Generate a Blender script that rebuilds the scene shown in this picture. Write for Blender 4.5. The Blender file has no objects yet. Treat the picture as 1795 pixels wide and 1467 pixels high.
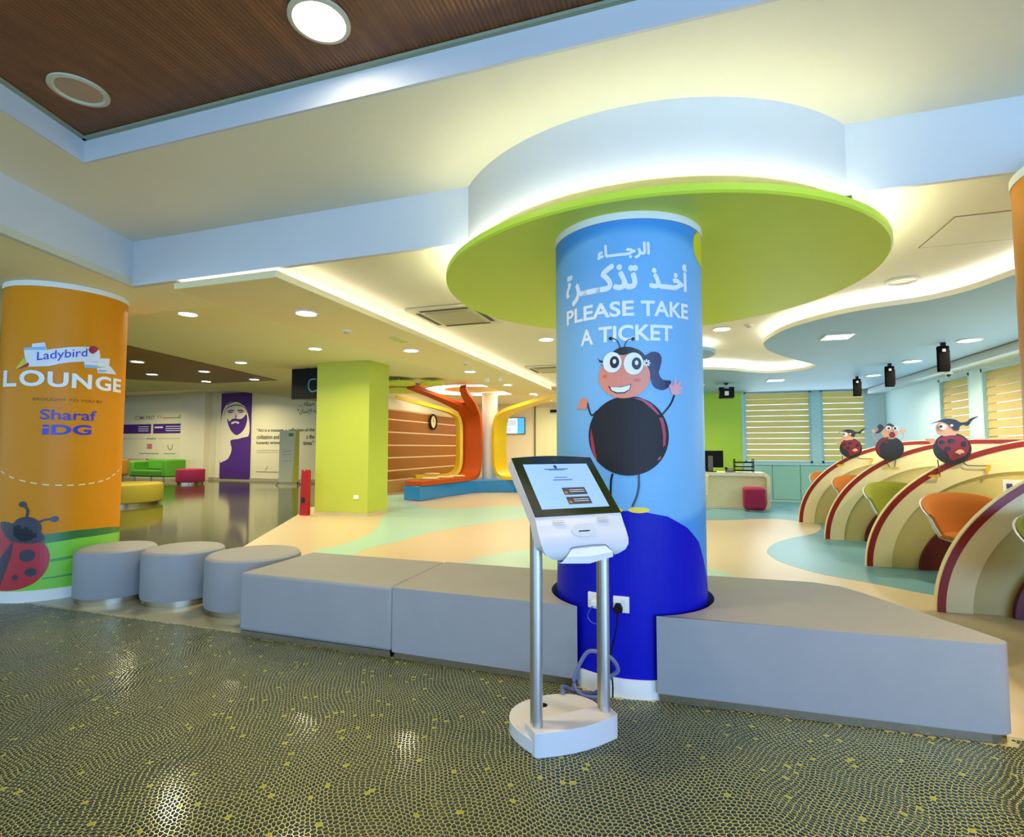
import bpy, bmesh, math, random
import numpy as np
from mathutils import Vector
from mathutils.geometry import tessellate_polygon
rnd = random.Random(7)
R = math.radians
sc = bpy.context.scene
COL = sc.collection
# ------------------------------------------------------------------ camera
cd = bpy.data.cameras.new('camera'); cam = bpy.data.objects.new('camera', cd); COL.objects.link(cam)
cam.location = (0, 0, 1.35)
PITCH = math.atan((784 - 733.5) / 925)
cam.rotation_euler = (R(90) + PITCH, 0, R(18))
cd.sensor_fit = 'HORIZONTAL'; cd.sensor_width = 36; cd.lens = 36 * 925 / 1795
cd.clip_start = .05; cd.clip_end = 200
sc.camera = cam
# ------------------------------------------------------------------ world, big lights, exposure
w = bpy.data.worlds.new('sky'); sc.world = w; w.use_nodes = True
w.node_tree.nodes['Background'].inputs[0].default_value = (.50, .74, 1.0, 1)
w.node_tree.nodes['Background'].inputs[1].default_value = 2.4
def area(name, loc, rot, sx, sy, power, col, spread=180, shape='RECTANGLE'):
    l = bpy.data.lights.new(name, 'AREA'); l.shape = shape; l.size = sx
    if shape in ('RECTANGLE', 'ELLIPSE'): l.size_y = sy
    l.energy = power; l.color = col; l.spread = R(spread)
    o = bpy.data.objects.new(name, l); COL.objects.link(o); o.location = loc; o.rotation_euler = rot
    return o
DAY = (.25, .51, 1.0)
WARM = (1.0, .83, .54)
area('daylight_facade', (6.2, -4.6, 1.75), (R(90), 0, R(40)), 11, 3.2, 650, DAY)
area('daylight_side_windows', (4.5, 9.3, 1.8), (R(90), 0, R(90)), 6.0, 1.6, 42, (.55, .78, 1.0), 150)
area('daylight_back_windows', (3.0, 14.9, 1.9), (R(90), 0, R(180)), 2.8, 1.7, 24, (.75, .88, 1.0), 150)
sc.view_settings.view_transform = 'Standard'
sc.view_settings.look = 'None'
sc.view_settings.gamma = 1
sc.view_settings.use_curve_mapping = False
sc.view_settings.exposure = .42
sc.cycles.adaptive_threshold = .03
sc.cycles.max_bounces = 6; sc.cycles.diffuse_bounces = 4; sc.cycles.glossy_bounces = 3; sc.cycles.transmission_bounces = 4
sc.cycles.caustics_reflective = False; sc.cycles.caustics_refractive = False

# ------------------------------------------------------------------ helpers
def lin(c):
    return tuple((x / 255 / 12.92) if x / 255 <= .04045 else ((x / 255 + .055) / 1.055) ** 2.4 for x in c)
MATS = {}
def M(name, rgb, rough=.55, metal=0, var=.06, scale=14, bump=0, bscale=60, emis=0, ecol=None, coat=0, spec=.5, trans=0):
    if name in MATS: return MATS[name]
    m = bpy.data.materials.new(name); m.use_nodes = True; MATS[name] = m
    n = m.node_tree; b = n.nodes['Principled BSDF']
    c = lin(rgb)
    b.inputs['Roughness'].default_value = rough; b.inputs['Metallic'].default_value = metal
    b.inputs['Coat Weight'].default_value = coat; b.inputs['Coat Roughness'].default_value = .08
    b.inputs['Specular IOR Level'].default_value = spec
    b.inputs['Transmission Weight'].default_value = trans
    if var or bump:
        tc = n.nodes.new('ShaderNodeTexCoord')
        nz = n.nodes.new('ShaderNodeTexNoise'); nz.inputs['Scale'].default_value = scale; nz.inputs['Detail'].default_value = 3
        n.links.new(tc.outputs['Object'], nz.inputs['Vector'])
        mx = n.nodes.new('ShaderNodeMix'); mx.data_type = 'RGBA'
        mx.inputs['A'].default_value = (*[x * (1 - var) for x in c], 1)
        mx.inputs['B'].default_value = (*[min(1, x * (1 + var)) for x in c], 1)
        n.links.new(nz.outputs['Fac'], mx.inputs['Factor']); n.links.new(mx.outputs['Result'], b.inputs['Base Color'])
        if bump:
            n2 = n.nodes.new('ShaderNodeTexNoise'); n2.inputs['Scale'].default_value = bscale
            n.links.new(tc.outputs['Object'], n2.inputs['Vector'])
            bp = n.nodes.new('ShaderNodeBump'); bp.inputs['Strength'].default_value = bump; bp.inputs['Distance'].default_value = .004
            n.links.new(n2.outputs['Fac'], bp.inputs['Height']); n.links.new(bp.outputs['Normal'], b.inputs['Normal'])
    else:
        b.inputs['Base Color'].default_value = (*c, 1)
    if emis:
        b.inputs['Emission Color'].default_value = (*(ecol or c), 1); b.inputs['Emission Strength'].default_value = emis
    return m

class MB:
    def __init__(s): s.v = []; s.f = []
    def add(s, v, f):
        o = len(s.v); s.v += [tuple(p) for p in v]; s.f += [tuple(i + o for i in q) for q in f]; return s
    def box(s, x0, x1, y0, y1, z0, z1):
        v = [(x, y, z) for z in (z0, z1) for y in (y0, y1) for x in (x0, x1)]
        return s.add(v, [(0, 2, 3, 1), (4, 5, 7, 6), (0, 1, 5, 4), (1, 3, 7, 5), (3, 2, 6, 7), (2, 0, 4, 6)])
    def prism(s, poly, z0, z1, ax='z'):
        """extrude a 2D polygon; ax z: (x,y)->z ; ax y: (x,z)->y ; ax x: (y,z)->x"""
        def P(a, b, h): return (a, b, h) if ax == 'z' else ((a, h, b) if ax == 'y' else (h, a, b))
        n = len(poly); tri = tessellate_polygon([[Vector((a, b, 0)) for a, b in poly]])
        v = [P(a, b, z0) for a, b in poly] + [P(a, b, z1) for a, b in poly]
        f = []
        for t in tri: f.append(tuple(t)); f.append(tuple(n + i for i in reversed(t)))
        f += [(i, (i + 1) % n, n + (i + 1) % n, n + i) for i in range(n)]
        return s.add(v, f)
    def flat(s, poly, z, ax='z'):
        def P(a, b, h): return (a, b, h) if ax == 'z' else ((a, h, b) if ax == 'y' else (h, a, b))
        tri = tessellate_polygon([[Vector((a, b, 0)) for a, b in poly]])
        return s.add([P(a, b, z) for a, b in poly], [tuple(t) for t in tri])
    def lathe(s, prof, n=48, cx=0, cy=0, a0=0, a1=2 * math.pi):
        full = abs(a1 - a0 - 2 * math.pi) < 1e-6; m = n if full else n + 1; v = []; f = []
        for i in range(m):
            a = a0 + (a1 - a0) * i / n
            for r, z in prof: v.append((cx + r * math.cos(a), cy + r * math.sin(a), z))
        k = len(prof)
        for i in range(n):
            j = (i + 1) % m
            for q in range(k - 1): f.append((i * k + q, j * k + q, j * k + q + 1, i * k + q + 1))
        return s.add(v, f)
    def tube(s, pts, r, n=10, close=True):
        pts = [Vector(p) for p in pts]; v = []; f = []; up = Vector((0, 0, 1))
        rs = r if isinstance(r, (list, tuple)) else [r] * len(pts)
        for i, p in enumerate(pts):
            t = (pts[min(i + 1, len(pts) - 1)] - pts[max(i - 1, 0)]).normalized()
            a = t.cross(up)
            if a.length < 1e-3: a = t.cross(Vector((0, 1, 0)))
            a.normalize(); b = t.cross(a)
            for k in range(n):
                q = 2 * math.pi * k / n; v.append(p + (a * math.cos(q) + b * math.sin(q)) * rs[i])
        for i in range(len(pts) - 1):
            for k in range(n): f.append((i * n + k, i * n + (k + 1) % n, (i + 1) * n + (k + 1) % n, (i + 1) * n + k))
        if close: f.append(tuple(range(n))); f.append(tuple((len(pts) - 1) * n + k for k in reversed(range(n))))
        return s.add(v, f)
    def grid(s, rows, close=False):
        n = len(rows[0]); v = [p for r in rows for p in r]; f = []
        for i in range(len(rows) - 1):
            for k in range(n if close else n - 1): f.append((i * n + k, i * n + (k + 1) % n, (i + 1) * n + (k + 1) % n, (i + 1) * n + k))
        return s.add(v, f)
    def ribbon(s, pts, wid, th):
        """pts centreline, wid list of width vectors, th thickness"""
        pts = [Vector(p) for p in pts]; rows = []
        for i, p in enumerate(pts):
            t = (pts[min(i + 1, len(pts) - 1)] - pts[max(i - 1, 0)]).normalized(); wv = Vector(wid[i]); nn = t.cross(wv).normalized() * th / 2
            rows.append([p - wv / 2 - nn, p + wv / 2 - nn, p + wv / 2 + nn, p - wv / 2 + nn])
        s.grid(rows, True); b = len(s.v) - 4 * len(rows)
        s.f += [(b, b + 1, b + 2, b + 3), tuple(len(s.v) - 1 - k for k in range(4))]
        return s

def put(name, mb, mat, parent=None, bevel=0, seg=3, smooth=True, sub=0, fix=True):
    me = bpy.data.meshes.new(name); me.from_pydata([tuple(p) for p in mb.v], [], mb.f)
    if fix:
        b = bmesh.new(); b.from_mesh(me); bmesh.ops.recalc_face_normals(b, faces=b.faces); b.to_mesh(me); b.free()
    me.materials.append(mat)
    o = bpy.data.objects.new(name, me); COL.objects.link(o)
    if parent is not None:
        o.parent = parent
    if smooth:
        me.polygons.foreach_set('use_smooth', [True] * len(me.polygons))
        try: me.set_sharp_from_angle(angle=R(38))
        except Exception: pass
    if bevel:
        m = o.modifiers.new('bevel', 'BEVEL'); m.width = bevel; m.segments = seg; m.limit_method = 'ANGLE'; m.angle_limit = R(50)
        m.harden_normals = False
    if sub:
        m = o.modifiers.new('sub', 'SUBSURF'); m.levels = sub; m.render_levels = sub
    return o
def tag(o, label, cat, group=None):
    o['label'] = label; o['category'] = cat
    if group: o['group'] = group
    return o
def thing(name, label, cat, loc=(0, 0, 0), rz=0, group=None):
    o = bpy.data.objects.new(name, None); COL.objects.link(o); o.empty_display_size = .2
    o.location = loc; o.rotation_euler = (0, 0, rz); return tag(o, label, cat, group)
def struct(name, mb, mat, label=None, bevel=0, smooth=False):
    o = put(name, mb, mat, None, bevel, smooth=smooth); o['kind'] = 'structure'
    if label: o['label'] = label
    return o
def copy_tree(o, parent=None):
    c = o.copy(); COL.objects.link(c); c.parent = parent
    for k in o.children: copy_tree(k, c)
    return c
def smooth_line(p, n=6, closed=False):
    p = [Vector((*q, 0)) if len(q) == 2 else Vector(q) for q in p]; out = []; L = len(p)
    for i in range(L if closed else L - 1):
        g = lambda k: p[k % L] if closed else p[max(0, min(L - 1, k))]
        a, b, c, d = g(i - 1), g(i), g(i + 1), g(i + 2)
        for k in range(n):
            t = k / n
            out.append(.5 * ((2 * b) + (c - a) * t + (2 * a - 5 * b + 4 * c - d) * t * t + (3 * b - a - 3 * c + d) * t ** 3))
    if not closed: out.append(p[-1])
    return out
def sl2(p, n=6, closed=False): return [(q.x, q.y) for q in smooth_line(p, n, closed)]
def ell(cx, cy, rx, ry, n=32, a0=0, a1=360): return [(cx + rx * math.cos(R(a0 + (a1 - a0) * i / n)), cy + ry * math.sin(R(a0 + (a1 - a0) * i / n))) for i in range(n)]
def stroke(p, wd, n=6):
    q = smooth_line(p, n); L = []; Rr = []
    for i, a in enumerate(q):
        t = (q[min(i + 1, len(q) - 1)] - q[max(i - 1, 0)]).normalized(); nn = Vector((-t.y, t.x, 0)) * wd / 2
        L.append(a + nn); Rr.append(a - nn)
    return [(a.x, a.y) for a in L] + [(a.x, a.y) for a in reversed(Rr)]
def text2d(s, box, off=0.0, keep=False):
    """flat lettering fitted to box (x0,x1,z0,z1) -> verts2d, faces"""
    cu = bpy.data.curves.new('t', 'FONT'); cu.body = s; cu.resolution_u = 4; cu.offset = off
    o = bpy.data.objects.new('t', cu); COL.objects.link(o)
    dg = bpy.context.evaluated_depsgraph_get(); dg.update()
    me = o.evaluated_get(dg).to_mesh()
    v = [(p.co.x, p.co.y) for p in me.vertices]; f = [tuple(p.vertices) for p in me.polygons]
    o.evaluated_get(dg).to_mesh_clear()
    bpy.data.objects.remove(o); bpy.data.curves.remove(cu)
    if not v: return [], []
    a = np.array(v); lo = a.min(0); hi = a.max(0); x0, x1, z0, z1 = box
    sx = (x1 - x0) / max(1e-6, hi[0] - lo[0]); sz = (z1 - z0) / max(1e-6, hi[1] - lo[1])
    if keep: sz = sx = min(sx, sz)
    a = (a - lo) * (sx, sz) + (x0, z0)
    return [tuple(p) for p in a], f
def bold(vf, d):
    v, f = vf; V = []; F = []
    for dx_, dz_ in ((0, 0), (d, 0), (-d, 0), (0, d), (0, -d), (d * .7, d * .7), (-d * .7, d * .7), (d * .7, -d * .7), (-d * .7, -d * .7)):
        o = len(V); V += [(a + dx_, b + dz_) for a, b in v]; F += [tuple(i + o for i in q) for q in f]
    return V, F
def polys2d(polys):
    v = []; f = []
    for p in polys:
        tri = tessellate_polygon([[Vector((a, b, 0)) for a, b in p]]); o = len(v); v += p; f += [tuple(i + o for i in t) for t in tri]
    return v, f
def wrapped(name, vf, c, r, th0, mat, parent, step=.03):
    """bend flat artwork (s,z) round a column of centre c, radius r; local coordinates of the parent"""
    v, f = vf
    b = bmesh.new(); vs = [b.verts.new((p[0], 0, p[1])) for p in v]
    for q in f:
        try: b.faces.new([vs[i] for i in q])
        except Exception: pass
    xs = [p[0] for p in v]; x = math.floor(min(xs) / step) * step + step
    while x < max(xs):
        bmesh.ops.bisect_plane(b, geom=b.verts[:] + b.edges[:] + b.faces[:], plane_co=(x, 0, 0), plane_no=(1, 0, 0)); x += step
    for q in b.verts:
        a = th0 + q.co.x / r; q.co = Vector((c[0] + r * math.cos(a), c[1] + r * math.sin(a), q.co.z))
    for fc in b.faces:
        fc.normal_update(); m = fc.calc_center_median()
        if fc.normal.dot(Vector((m.x - c[0], m.y - c[1], 0))) < 0: fc.normal_flip()
    me = bpy.data.meshes.new(name); b.to_mesh(me); b.free(); me.materials.append(mat)
    o = bpy.data.objects.new(name, me); COL.objects.link(o); o.parent = parent
    return o
def flatart(name, vf, y, mat, parent, ax='y'):
    v, f = vf; mb = MB()
    if ax == 'y': mb.add([(p[0], y, p[1]) for p in v], f)
    elif ax == 'x': mb.add([(y, p[0], p[1]) for p in v], f)
    else: mb.add([(p[0], p[1], y) for p in v], f)
    return put(name, mb, mat, parent, smooth=False, fix=False)

# ------------------------------------------------------------------ materials
white = M('white_paint', (232, 232, 226), .6, var=.02)
fascia_m = M('fascia_paint', (206, 208, 208), .6, var=.03, scale=3)
cream_ceiling = M('cream_ceiling', (232, 226, 204), .7, var=.02, scale=3)
cream_wall = M('cream_wall', (232, 226, 196), .6, var=.03, scale=3)
lounge_ceiling = M('lounge_ceiling', (240, 234, 190), .7, var=.02)
blue_ceiling = M('blue_ceiling', (142, 178, 206), .6, var=.03, scale=3)
aqua_wall = M('aqua_paint', (190, 222, 226), .5, var=.03)
lime = M('lime_paint', (212, 236, 66), .45, var=.03, scale=4)
lime_pillar = M('lime_pillar_paint', (192, 204, 68), .5, var=.02, scale=4)
lime_wall = M('lime_wall_paint', (176, 214, 60), .5, var=.03)
chrome = M('brushed_steel', (158, 148, 126), .25, 1, var=.1, scale=40)
alu = M('satin_aluminium', (200, 206, 214), .32, .85, var=.04)
grey_fabric = M('grey_leatherette', (146, 149, 152), .55, var=.06, scale=5, bump=.12, bscale=220)
kiosk_white = M('kiosk_white_plastic', (212, 218, 226), .32, var=.02)
black = M('black_plastic', (7, 7, 7), .6, var=.1, spec=.2)
dark_glass = M('black_bezel_glass', (22, 24, 20), .12, var=.05, coat=.5)
red_edge = M('red_edge_trim', (140, 18, 12), .4, var=.06)
dark_red = M('dark_red_panel', (92, 8, 20), .45, var=.08)
booth_cream = M('booth_cream_laminate', (234, 220, 170), .5, var=.03, scale=3)
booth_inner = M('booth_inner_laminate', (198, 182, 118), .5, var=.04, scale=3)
orange_fabric = M('orange_fabric', (176, 100, 20), .8, var=.1, scale=40, bump=.2, bscale=300)
green_fabric = M('olive_green_fabric', (128, 132, 22), .8, var=.1, scale=40, bump=.2, bscale=300)
lime_fabric = M('green_sofa_fabric', (90, 170, 40), .8, var=.08)
yellow_fabric = M('yellow_fabric', (126, 116, 3), .8, var=.06)
magenta_fabric = M('magenta_fabric', (150, 20, 70), .8, var=.1, scale=30)
orange_gloss = M('orange_gloss_lacquer', (188, 78, 0), .5, var=.05, coat=0, spec=.3)
yellow_gloss = M('yellow_gloss_lacquer', (232, 200, 24), .35, var=.04, coat=.1)
blue_gloss = M('blue_gloss_lacquer', (36, 134, 204), .3, var=.05, coat=.15)
lamp_on = M('lit_lamp_lens', (255, 250, 235), .4, var=0, emis=36, ecol=(1, .93, .78))
led_m = M('led_strip', (255, 250, 240), .4, var=0, emis=6, ecol=(1, .92, .80))
led_cool = M('led_strip_cool', (255, 252, 248), .4, var=0, emis=24, ecol=(1, .94, .84))
ink = M('black_print', (18, 16, 20), .5, var=0)
white_print = M('white_print', (240, 244, 248), .5, var=0)
purple = M('purple_print', (76, 36, 128), .5, var=.05)

def grooved(name, rgb, rgb2, sc_, axis=0, rough=.45):
    m = bpy.data.materials.new(name); m.use_nodes = True; n = m.node_tree; b = n.nodes['Principled BSDF']
    tc = n.nodes.new('ShaderNodeTexCoord'); wv = n.nodes.new('ShaderNodeTexWave'); wv.bands_direction = 'XYZ'[axis]
    wv.inputs['Scale'].default_value = sc_; n.links.new(tc.outputs['Object'], wv.inputs['Vector'])
    nz = n.nodes.new('ShaderNodeTexNoise'); nz.inputs['Scale'].default_value = 1.4; nz.inputs['Detail'].default_value = 6
    mp = n.nodes.new('ShaderNodeMapping'); mp.inputs['Scale'].default_value = (12, 1.2, 1) if axis == 0 else (1.2, 12, 1)
    n.links.new(tc.outputs['Object'], mp.inputs[0]); n.links.new(mp.outputs[0], nz.inputs['Vector'])
    r = n.nodes.new('ShaderNodeValToRGB'); r.color_ramp.elements[0].color = (*lin(rgb), 1); r.color_ramp.elements[1].color = (*lin(rgb2), 1)
    r.color_ramp.elements[0].position = .35; r.color_ramp.elements[1].position = .7
    n.links.new(nz.outputs['Fac'], r.inputs['Fac']); n.links.new(r.outputs['Color'], b.inputs['Base Color'])
    bp = n.nodes.new('ShaderNodeBump'); bp.inputs['Strength'].default_value = .7; bp.inputs['Distance'].default_value = .006
    n.links.new(wv.outputs['Fac'], bp.inputs['Height']); n.links.new(bp.outputs['Normal'], b.inputs['Normal'])
    b.inputs['Roughness'].default_value = rough
    return m
wood_ceil = grooved('fluted_wood', (118, 70, 32), (142, 86, 42), 12, 0)
wood_far = grooved('fluted_wood_lounge', (112, 76, 26), (132, 92, 36), 6, 0)
wood_panel = M('wood_panel', (158, 96, 14), .4, var=.12, scale=1.5)

# ------------------------------------------------------------------ FLOOR
def pebble_mat():
    m = bpy.data.materials.new('pebble_terrazzo'); m.use_nodes = True; n = m.node_tree; b = n.nodes['Principled BSDF']
    tc = n.nodes.new('ShaderNodeTexCoord')
    v1 = n.nodes.new('ShaderNodeTexVoronoi'); v1.feature = 'DISTANCE_TO_EDGE'; v1.inputs['Scale'].default_value = 42
    v2 = n.nodes.new('ShaderNodeTexVoronoi'); v2.inputs['Scale'].default_value = 42
    for v in (v1, v2): n.links.new(tc.outputs['Object'], v.inputs['Vector'])
    rp = n.nodes.new('ShaderNodeValToRGB'); e = rp.color_ramp.elements
    e[0].position = .05; e[0].color = (0, 0, 0, 1); e[1].position = .09; e[1].color = (1, 1, 1, 1)
    n.links.new(v1.outputs['Distance'], rp.inputs['Fac'])
    cr = n.nodes.new('ShaderNodeValToRGB'); cr.color_ramp.interpolation = 'CONSTANT'; e = cr.color_ramp.elements
    e[0].color = (*lin((44, 58, 40)), 1); e[1].position = .5; e[1].color = (*lin((60, 72, 44)), 1)
    x = e.new(.93); x.color = (*lin((120, 130, 50)), 1)
    sp = n.nodes.new('ShaderNodeSeparateColor'); n.links.new(v2.outputs['Color'], sp.inputs[0]); n.links.new(sp.outputs[0], cr.inputs['Fac'])
    mx = n.nodes.new('ShaderNodeMix'); mx.data_type = 'RGBA'; mx.inputs['A'].default_value = (*lin((196, 192, 140)), 1)
    n.links.new(rp.outputs['Color'], mx.inputs['Factor']); n.links.new(cr.outputs['Color'], mx.inputs['B']); n.links.new(mx.outputs['Result'], b.inputs['Base Color'])
    b.inputs['Roughness'].default_value = .16
    return m
pebble = pebble_mat()
polished = M('polished_lounge_floor', (66, 70, 26), .1, var=.12, scale=60, coat=0, spec=.35)
vinyl = M('cream_vinyl', (196, 180, 148), .34, var=.03, scale=2)
aqua_v = M('aqua_vinyl', (156, 198, 184), .34, var=.03, scale=2)
blue_v = M('blue_vinyl', (98, 150, 166), .34, var=.03, scale=2)
border_m = M('beige_border_tile', (170, 164, 126), .14, var=.08, scale=40)
floor = struct('floor', MB().box(-30, 10, -6.4, 22, -.12, 0), pebble, 'polished green pebble mosaic floor of the hall')
def finlay(name, pts, z0, z1, m, lab=None):
    o = put(name, MB().prism(pts, z0, z1), m, floor, smooth=False)
    if lab: o['label'] = lab
    return o
finlay('lounge_floor', [(-30, 3.13), (-4.72, 3.13), (-4.72, 3.9), (-7.9, 9.9), (-8.0, 13.2), (-8.0, 20), (-30, 20)], 0, .002, polished, 'glossy olive lounge floor')
finlay('border_strip', [(-7.0, 3.13), (-2.9, 3.13), (-2.9, 3.95), (-7.0, 3.95)], 0, .0035, border_m, 'beige border strip under the stools')
finlay('vinyl_sheet', [(-2.95, 3.13), (9.0, 3.13), (9, 21), (-8.0, 21), (-8.0, 9.95), (-4.7, 3.92), (-2.95, 3.92)], 0, .003, vinyl, 'cream vinyl flooring')
aqs = [(-4.0, 4.6), (-4.57, 5.82), (-4.54, 6.17), (-4.53, 6.55), (-4.61, 7.0), (-4.79, 7.54), (-5.12, 8.22), (-5.48, 8.84), (-5.95, 9.79), (-7.4, 11.2), (-7.85, 13.0), (-7.93, 13.87), (-7.95, 14.98)]
aqt = [(-7.5, 14.6), (-7.23, 13.63), (-7.18, 13.0), (-6.86, 12.14), (-6.12, 11.21), (-5.45, 10.71), (-4.83, 10.78), (-4.36, 11.2), (-3.58, 11.74), (-2.4, 12.0)]
aql = [(-2.0, 11.2), (-2.95, 9.66), (-3.42, 8.78), (-3.64, 8.14), (-3.85, 7.57), (-3.89, 6.81), (-4.02, 6.34), (-3.98, 5.87), (-3.6, 4.8)]
finlay('vinyl_inlay', sl2(aqs, 5) + sl2(aqt, 5) + sl2(aql, 5), .003, .0045, aqua_v, 'aqua wave beside the lime pillar')
finlay('vinyl_inlay', sl2([(-2.9, 4.6), (-2.6, 5.5), (-2.44, 5.96), (-2.29, 6.34), (-1.93, 6.82), (-1.2, 7.2), (-.4, 7.1), (.21, 6.4), (.33, 6.26), (.45, 6.05), (.5, 5.2), (-.5, 4.7)], 5, True), .003, .0045, aqua_v, 'aqua wave behind the grey benches')
finlay('vinyl_inlay', sl2([(.0, 10.3), (.36, 10.44), (.97, 10.74), (1.38, 11.02), (1.76, 11.06), (1.97, 10.86), (2.21, 10.65), (2.22, 10.37), (2.09, 9.83), (1.86, 9.3), (1.5, 8.83), (1.2, 8.29), (1.04, 7.79), (.99, 7.47), (1.04, 7.03), (1.2, 6.68), (1.36, 6.45), (1.53, 6.31), (1.85, 6.08), (2.14, 5.85), (2.9, 5.5)], 5) + [(4.58, 5.3), (4.58, 15), (-.6, 15), (-.6, 10.2)], .003, .0045, blue_v, 'light blue vinyl under the booths')
# pebble tiles of the foreground
def build_mosaic():
    S = .0119; dx = math.sqrt(3) * S; dy = 1.5 * S
    def warp(x, y):
        ax = .030 * np.sin(6.1 * y + 1.3 * np.sin(2.1 * x)) + .010 * np.sin(15 * y + 4 * x)
        ay = .034 * np.sin(6.3 * x + .7 + .8 * np.sin(2.3 * y)) + .016 * np.sin(13.7 * x + 2.2 * y) + .006 * np.sin(31 * x - 6 * y)
        return x + ax, y + ay
    ca, sa = math.cos(R(18)), math.sin(R(18))
    i, j = np.meshgrid(np.arange(int(8.8 / dx)), np.arange(int(2.6 / dy))); i = i.ravel(); j = j.ravel()
    gx = -6.5 + (i + .5 * (j % 2)) * dx; gy = .7 + j * dy
    cxw, cyw = warp(gx, gy)
    rt = cxw * ca + cyw * sa; fw = -cxw * sa + cyw * ca
    ok = (cyw < 3.115) & (cyw > .75) & (fw > 1.55) & (np.abs(rt) < fw * 1.0 + .2)
    ok &= ~((cyw > 3.055) & (cxw > -3.02) & (cxw < -.62)) & ~((cxw > -.13) & (cxw < 1.42) & (cyw > 2.985 + .03 * (cxw + .13)))
    ok &= ((cxw + .334) ** 2 + (cyw - 3.43) ** 2 > .482 ** 2) & ((cxw + 5.736) ** 2 + (cyw - 3.533) ** 2 > .495 ** 2) & ((cxw - 2.215) ** 2 + (cyw - 3.485) ** 2 > .48 ** 2)
    gx, gy = gx[ok], gy[ok]; rt, fw = rt[ok], fw[ok]; n = len(gx)
    ang = np.radians(np.array([30, 90, 150, 210, 270, 330]))
    px = gx[:, None] + S * np.cos(ang); py = gy[:, None] + S * np.sin(ang)
    # corners shared by neighbouring pebbles move together
    qx, qy = np.round(px / S * 4).astype(np.int64), np.round(py / S * 4).astype(np.int64)
    def hsh(a, b, k): v = np.sin(a * 12.9898 + b * 78.233 + k * 37.719) * 43758.5453; return v - np.floor(v) - .5
    px = px + hsh(qx, qy, 1) * S * .62; py = py + hsh(qx, qy, 2) * S * .62
    cx_ = px.mean(1, keepdims=True); cy_ = py.mean(1, keepdims=True)
    px = cx_ + (px - cx_) * .86; py = cy_ + (py - cy_) * .86
    wx, wy = warp(px, py)
    return wx, wy, np.random.RandomState(3).rand(n), fw, rt
TX, TY, TC, TFW, TRT = build_mosaic()
tile_m = bpy.data.materials.new('glazed_pebble'); tile_m.use_nodes = True
_n = tile_m.node_tree; _b = _n.nodes['Principled BSDF']; _b.inputs['Roughness'].default_value = .08; _b.inputs['Specular IOR Level'].default_value = .32
_at = _n.nodes.new('ShaderNodeAttribute'); _at.attribute_name = 'tone'
_cr = _n.nodes.new('ShaderNodeValToRGB'); _e = _cr.color_ramp.elements; _cr.color_ramp.interpolation = 'CONSTANT'
_e[0].color = (*lin((22, 46, 36)), 1); _e[1].position = .3; _e[1].color = (*lin((30, 54, 38)), 1)
for _p, _c in ((.55, (36, 58, 36)), (.78, (26, 50, 50)), (.9, (54, 70, 40)), (.986, (150, 158, 30))):
    _x = _e.new(_p); _x.color = (*lin(_c), 1)
_n.links.new(_at.outputs['Fac'], _cr.inputs['Fac']); _n.links.new(_cr.outputs['Color'], _b.inputs['Base Color'])
grout_m = M('pale_grout', (180, 176, 116), .14, var=.06, scale=30, spec=.32)
bed = put('grout_bed', MB().prism([(-6.3, 3.128), (-4.2, 1.2), (-2.4, .82), (1.0, .82), (2.2, 2.2), (2.0, 3.128)], 0, .0012), grout_m, floor, smooth=False)
def tile_mesh(name, idx):
    n = len(idx); x = TX[idx]; y = TY[idx]; cx_ = x.mean(1, keepdims=True); cy_ = y.mean(1, keepdims=True)
    top = np.stack([cx_ + (x - cx_) * .93, cy_ + (y - cy_) * .93, np.full_like(x, .0019)], -1)
    bot = np.stack([x, y, np.full_like(x, .0010)], -1)
    v = np.concatenate([top, bot], 1).reshape(-1, 3)
    base = np.arange(n)[:, None] * 12
    faces = [base + np.array([0, 1, 2, 3, 4, 5])]
    me = bpy.data.meshes.new(name)
    hexa = (base + np.arange(6)).ravel()
    qs = np.stack([np.array([6 + q, 6 + (q + 1) % 6, (q + 1) % 6, q]) for q in range(6)])
    quads = (base[:, None, :] + qs[None]).reshape(-1)
    loops = np.concatenate([hexa, quads]); nl = len(loops)
    me.vertices.add(len(v)); me.vertices.foreach_set('co', v.ravel())
    me.loops.add(nl); me.loops.foreach_set('vertex_index', loops.astype(np.int32))
    starts = np.concatenate([np.arange(n) * 6, n * 6 + np.arange(n * 6) * 4]); tot = np.concatenate([np.full(n, 6), np.full(n * 6, 4)])
    me.polygons.add(len(starts)); me.polygons.foreach_set('loop_start', starts.astype(np.int32)); me.polygons.foreach_set('loop_total', tot.astype(np.int32))
    me.update(calc_edges=True); me.validate()
    a = me.attributes.new('tone', 'FLOAT', 'POINT'); a.data.foreach_set('value', np.repeat(TC[idx], 12))
    me.materials.append(tile_m)
    o = bpy.data.objects.new(name, me); COL.objects.link(o); o.parent = floor
    return o
_vis = np.abs(TRT) < TFW * .93
_order = np.argsort(np.where(_vis & (TFW > 1.84), TFW, 99))
for q in _order[:300]: tile_mesh('pebble_tile', np.array([q]))
_m = tile_mesh('pebble_tile_field', _order[300:]); _m['kind'] = 'stuff'; _m['label'] = 'dark green pebble tiles laid in wavy rows'

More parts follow.
